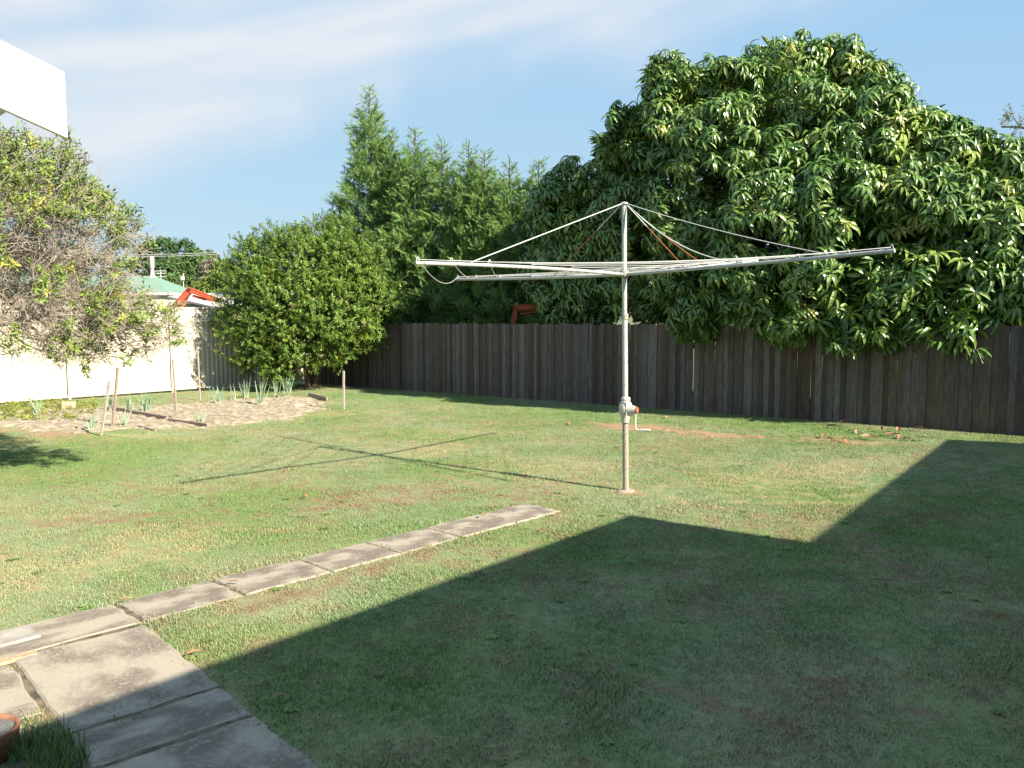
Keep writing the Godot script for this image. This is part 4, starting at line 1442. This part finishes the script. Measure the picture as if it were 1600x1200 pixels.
# ---------------------------------------------------------------- vegetable bed and small things
func garden() -> void:
	# raised sandy soil
	var g := MB.new()
	var x0 := -11.6; var z0 := -19.4; var st := 0.07
	var nx := 116; var nz := 104
	var lift := PackedFloat32Array()
	var na := noise(111, 1.3, 3); var nb := noise(112, 6.0, 3)
	for j in nz + 1:
		for k in nx + 1:
			var x := x0 + k * st; var z := z0 + j * st
			var d := bed_depth(x, z) + na.get_noise_2d(x, z) * 0.3
			var y := clampf(d * 0.12, -0.04, 0.03) + (nb.get_noise_2d(x, z) * 0.035 + na.get_noise_2d(x * 1.7, z * 1.7) * 0.025 if d > -0.05 else 0.0)
			g.vert(Vector3(x, y + gy(x, z), z), Vector3.UP, Vector2(x, z)); lift.append(y)
	for j in nz:
		for k in nx:
			var a := j * (nx + 1) + k
			if maxf(maxf(lift[a], lift[a + 1]), maxf(lift[a + nx + 1], lift[a + nx + 2])) < -0.012: continue
			g.i.append_array(PackedInt32Array([a, a + 1, a + nx + 1, a + 1, a + nx + 2, a + nx + 1]))
	for j in range(1, nz):
		for k in range(1, nx):
			var a := j * (nx + 1) + k
			g.n[a] = Vector3(g.v[a - 1].y - g.v[a + 1].y, 2 * st, g.v[a - nx - 1].y - g.v[a + nx + 1].y).normalized()
	var soil := ramp_tex(113, 0.012, [Color(0.17, 0.12, 0.07), Color(0.25, 0.195, 0.125), Color(0.33, 0.28, 0.2), Color(0.39, 0.345, 0.26)], [0.12, 0.38, 0.55, 0.85])
	var so := part("garden_soil", g.mesh(tri_mat(soil, 1.1, 1.0)), self)
	tag(so, "dry sandy soil of the vegetable bed", "soil", "", "structure")

	# onions
	var om := leaf_mat(0.5, Color(0.2, 0.25, 0.18), 0.4)
	var spots := [[[58, 650], 0.42, 9, "clump of spring onions among the weeds by the cream fence"], [[146, 673], 0.32, 6, "small spring onion beside the two leaning stakes on the lawn edge"], [[193, 668], 0.34, 6, "small spring onion just past the dark leaning stake"], [[175, 643], 0.42, 9, "spring onions behind the leaning stakes"], [[205, 646], 0.4, 10, "spring onion clump at the end of the timber edging"], [[228, 645], 0.45, 13, "full spring onion clump behind the timber edging"],
		[[310, 664], 0.32, 7, "lone spring onion inside the edging by the lawn"], [[341, 632], 0.44, 13, "bushy spring onion clump in front of the shrub shadow"], [[365, 628], 0.42, 4, "thin single spring onion in the shrub shadow"], [[384, 622], 0.5, 9, "spring onion clump next to the rounded shrub"], [[407, 634], 0.6, 13, "tallest splayed spring onion clump with bare pale roots"], [[433, 623], 0.5, 9, "spring onions under the edge of the rounded shrub"], [[450, 622], 0.55, 10, "upright spring onions below the shrub stems"], [[268, 612], 0.3, 4, "sparse spring onion by the thin grey stake"]]
	for s in spots:
		var p := gp(s[0][0], s[0][1])
		var root := thing("spring_onion", s[3], "plant", p, "spring onions in the vegetable bed")
		var m := MB.new()
		var mb := MB.new()
		for k in int(s[2] * 1.5):
			var an := rf(0, TAU)
			var ln: float = s[1] * rf(0.65, 1.1)
			var lean := rf(0.05, 0.45)
			var o := Vector3(rf(-0.06, 0.06), 0.0, rf(-0.05, 0.05))
			var d := Vector3(cos(an) * lean, 1, sin(an) * lean).normalized()
			var p1 := o + d * ln * 0.13
			var p2 := p1 + (d + Vector3(cos(an), 0, sin(an)) * 0.06).normalized() * ln * 0.4
			var p3 := p2 + (d + Vector3(cos(an), 0, sin(an)) * rf(-0.1, 0.3)).normalized() * ln * 0.4
			var sh := rf(0.85, 1.2)
			m.col = Color(0.21, 0.32, 0.22) * sh
			if rng.randf() < 0.12: m.col = Color(0.5, 0.43, 0.28)
			m.tube([p1, p2, p3], [0.007, 0.0065, 0.0015], 5, false)
			mb.col = Color(0.45, 0.43, 0.32)
			mb.tube([o + Vector3(0, -0.02, 0), p1], [0.008, 0.007], 5, false)
		part("leaves", m.mesh(om), root)
		part("stems", mb.mesh(om), root)

	# stakes: foot pixel, head pixel, radius, colour, label
	var grey := tri_mat(ramp_tex(121, 0.04, [Color(0.2, 0.17, 0.14), Color(0.33, 0.29, 0.25), Color(0.45, 0.41, 0.37)], [0.2, 0.5, 0.85], 256), 3.0, 0.95)
	var brown := tri_mat(ramp_tex(122, 0.04, [Color(0.12, 0.08, 0.06), Color(0.26, 0.19, 0.155), Color(0.38, 0.3, 0.26)], [0.2, 0.5, 0.85], 256), 3.0, 0.95)
	for s in [[158, 681, 171, 596, 0.026, grey, "pale grey wooden stake leaning beside the darker one"], [176, 668, 184, 575, 0.028, brown, "tall brown wooden stake under the twiggy shrub"], [276, 656, 270, 561, 0.02, brown, "thin brown stake beside the post joint of the cream fence"], [273, 654, 273, 608, 0.03, grey, "short thick grey stake tied to the thin brown one"],
		[313, 626, 309, 548, 0.02, grey, "slim grey stake standing against the cream fence"], [537, 641, 537, 580, 0.026, grey, "lone grey stake at the edge of the lawn before the fence corner"]]:
		var p := gp(s[0], s[1])
		var h := at(s[2], s[3], -p.z)
		var m := MB.new()
		var d := (h - p)
		var y := d.normalized()
		var xx := Vector3(1, 0, 0.3).normalized(); xx = (xx - y * xx.dot(y)).normalized()
		m.box(Transform3D(Basis(xx, y, xx.cross(y)), d * 0.5 - y * 0.05), Vector3(s[4] * 1.4, d.length() + 0.1, s[4] * 1.2), 0.004)
		m.box(Transform3D(Basis(xx, y, xx.cross(y)), d + y * 0.004), Vector3(s[4] * 0.9, 0.014, s[4] * 0.7), 0.004)
		var o := part("garden_stake", m.mesh(s[5]), self, Transform3D(Basis(), p))
		tag(o, s[6], "stake", "stakes in the vegetable bed")

	# timber edging boards
	for e in [[165, 641, 205, 648, "short end board of the timber bed edging"], [207, 649, 262, 659, "mid board of the timber bed edging by the onions"], [263, 659.5, 325, 668, "front board of the timber bed edging running into the lawn"], [190, 660, 243, 674, "low sunken timber edging board on the lawn"], [483, 620, 511, 627, "dark timber edging board near the rounded shrub"]]:
		var a := gp(e[0], e[1]); var b := gp(e[2], e[3])
		var m := MB.new()
		var d := (b - a)
		var hgt := 0.1 if e[1] < 655 else 0.07
		if e[0] == 190: hgt = 0.035
		m.box(Transform3D(Basis(d.normalized(), Vector3.UP, d.normalized().cross(Vector3.UP)), d / 2 + Vector3(0, hgt / 2 - 0.02, 0)), Vector3(d.length(), hgt + 0.03, 0.035), 0.006)
		var o := part("edging_board", m.mesh(brown), self, Transform3D(Basis(), a))
		tag(o, e[4], "edging", "timber edging of the bed")
	var bk := MB.new()
	bk.box(Transform3D(Basis(Vector3.UP, 0.3), Vector3(0, 0.03, 0)), Vector3(0.22, 0.08, 0.11), 0.01)
	var bo := part("loose_block", bk.mesh(mat(Color(0.4, 0.33, 0.24), 0.95)), self, Transform3D(Basis(), gp(468, 637)))
	tag(bo, "loose tan block lying in the grass by the vegetable bed", "block")
	var bx := MB.new()
	bx.box(Transform3D(Basis(Vector3.UP, 0.7), Vector3(0, 0.07, 0)), Vector3(0.26, 0.18, 0.11), 0.01)
	var bxo := part("loose_brick", bx.mesh(mat(Color(0.36, 0.26, 0.18), 0.95)), self, Transform3D(Basis(), gp(107, 640)))
	tag(bxo, "orange brown brick standing among the weeds at the cream fence", "brick")

	# weeds
	var wm := leaf_mat(0.6, Color(0.3, 0.35, 0.08), 0.3)
	var ws := sprig(9, 0.055, 0.024, 0.11, wm)
	var set1 := Copies3.new()
	for k in 800:
		var px := rf(-40, 150); var py := rf(628, 660)
		if px > 120 and py > 650: continue
		var p := gp(px, py)
		if white_side(p.x, p.z) < 0.1: continue
		var c := Color(0.2, 0.24, 0.055).lerp(Color(0.32, 0.29, 0.07), rng.randf() * rng.randf()) * rf(0.8, 1.15)
		set1.add(Transform3D(frame(Vector3.UP + rdir() * 0.8, rf(0, TAU), rf(0.35, 1.0) * (1.3 if n2.get_noise_2d(p.x * 2.0, p.z * 2.0) > 0.1 else 0.8)), p), c)
	var wn := set1.node("weeds", ws)
	tag(wn, "low yellow green weeds at the foot of the cream fence", "weeds")
	wn.name = numbered("weeds")
	add_child(wn)

	# corner by the path: pot, tall grass, paver, brick edge
	var pp := gp(-20, 1190)
	var pot := thing("terracotta_pot", "terracotta pot filled with grey grit beside the path", "pot", pp)
	var pm := MB.new()
	pm.lathe(Vector3.ZERO, [Vector2(0.0, 0.0), Vector2(0.075, 0.0), Vector2(0.095, 0.085), Vector2(0.107, 0.088), Vector2(0.112, 0.125), Vector2(0.108, 0.13), Vector2(0.098, 0.128), Vector2(0.094, 0.115)], 32)
	part("pot_body", pm.mesh(tri_mat(ramp_tex(131, 0.03, [Color(0.2, 0.08, 0.045), Color(0.29, 0.12, 0.07), Color(0.36, 0.19, 0.12)], [0.2, 0.5, 0.85], 256), 3.0, 0.85)), pot)
	var gm := MB.new()
	gm.lathe(Vector3.ZERO, [Vector2(0.096, 0.116), Vector2(0.05, 0.124), Vector2(0.0, 0.126)], 24)
	part("grit", gm.mesh(tri_mat(ramp_tex(132, 0.08, [Color(0.07, 0.07, 0.065), Color(0.13, 0.13, 0.12), Color(0.2, 0.195, 0.18)], [0.2, 0.5, 0.85], 256), 4.0, 1.0)), pot)
	var tg := MB.new()
	for k in 420:
		var o := Vector3(rf(-1, 1), 0, rf(-1, 1))
		if o.length() > 1: continue
		o = PU * o.x * 0.12 + PW * o.z * 0.2
		var an := rf(0, TAU)
		var d := Vector3(cos(an), 0, sin(an))
		var ln := rf(0.04, 0.11)
		var wd := d.cross(Vector3.UP) * 0.0022
		var p1 := o + (Vector3.UP + d * rf(0.1, 0.6)).normalized() * ln * 0.6
		var p2 := p1 + (Vector3.UP * 0.7 + d * rf(0.3, 0.9)).normalized() * ln * 0.5
		tg.col = Color(0.1, 0.17, 0.045) * rf(0.7, 1.3)
		tg.quad(o - wd, p1 - wd * 0.8, p1 + wd * 0.8, o + wd)
		tg.tri(p1 - wd * 0.8, p2, p1 + wd * 0.8)
	var tgo := part("grass_tuft", tg.mesh(leaf_mat(0.7, Color(0.3, 0.4, 0.12), 0.3)), self, Transform3D(Basis(), gp(80, 1185)))
	tag(tgo, "tuft of longer grass growing between the pot and the path slabs", "grass")
	var bb := MB.new()
	bb.box(Transform3D(Basis(PU, Vector3.UP, PW), Vector3(0, -0.008, 0)), Vector3(0.2, 0.05, 0.07), 0.006)
	var bbo := part("path_brick", bb.mesh(tri_mat(ramp_tex(133, 0.04, [Color(0.34, 0.2, 0.12), Color(0.45, 0.28, 0.17), Color(0.5, 0.36, 0.25)], [0.2, 0.5, 0.85], 256), 3.0, 0.95)), self, Transform3D(Basis(), gp(22, 1032)))
	tag(bbo, "worn orange brick set into the concrete path", "brick")
	var sb := MB.new()
	sb.box(Transform3D(Basis(PU, Vector3.UP, PW), Vector3(0, -0.008, 0)), Vector3(0.5, 0.06, 0.2), 0.008)
	var sbo := part("step_slab", sb.mesh(tri_mat(ramp_tex(134, 0.02, [Color(0.22, 0.2, 0.175), Color(0.3, 0.275, 0.24), Color(0.38, 0.35, 0.3)], [0.2, 0.5, 0.85], 256), 1.4, 0.95)), self, Transform3D(Basis(), gp(-30, 1012)))
	tag(sbo, "small raised concrete slab on the path next to the orange brick", "slab")

func litter() -> void:
	var cols := [Color(0.4, 0.17, 0.07), Color(0.5, 0.28, 0.14), Color(0.28, 0.13, 0.07), Color(0.52, 0.36, 0.22), Color(0.2, 0.1, 0.06)]
	var mats := []
	for c in cols: mats.append(mat(c, 0.75))
	var meshes := []
	for k in 4:
		var m := MB.new()
		m.leaf(Vector3(-0.09, 0.015, 0), Vector3(1, rf(0.1, 0.5), 0), Vector3(0, 0.1, 1).normalized(), 0.19, 0.055, rf(0.3, 0.9), 5, rf(0.3, 0.7))
		meshes.append(m.mesh(mats[0]))
	var spots := [[1287, 685], [1296, 690], [1315, 690], [1322, 692], [1332, 676], [1340, 678], [1354, 679], [1353, 687], [1363, 689], [1390, 682], [1398, 685], [1405, 686], [1418, 689], [1442, 690], [1376, 676], [1402, 676], [1318, 663], [1435, 674], [1300, 669], [1045, 655], [1040, 676], [890, 664]]
	for s in spots:
		var o := part("fallen_leaf", meshes[rng.randi() % 4], self, Transform3D(Basis(Vector3.UP, rf(0, TAU)) * Basis(Vector3.RIGHT, rf(-0.4, 0.4)), gp(s[0], s[1]) + Vector3(0, 0.018, 0)))
		o.material_override = mats[rng.randi() % 5]
		tag(o, "dry brown fallen leaf on the grass below the timber fence", "leaf", "fallen leaves below the timber fence")
	for s in [[366, 917, "small orange dead leaf on a joint of the concrete path"], [197, 947, "orange brown dead leaf at the first joint of the path"], [302, 1030, "red brown dead leaf in the grass beside the path corner"], [436, 1100, "red brown dead leaf in the house shadow"], [478, 781, "curled pale dead leaf on the dry patch of lawn"], [755, 812, "brown dead leaf on the end of the path"], [738, 828, "dark dead leaf on a stained path slab"]]:
		var o := part("dead_leaf", meshes[rng.randi() % 4], self, Transform3D(Basis(Vector3.UP, rf(0, TAU)).scaled(Vector3(0.4, 0.4, 0.4)), gp(s[0], s[1]) + Vector3(0, 0.028, 0)))
		o.material_override = mats[rng.randi() % 3]
		tag(o, s[2], "leaf", "stray dead leaves")
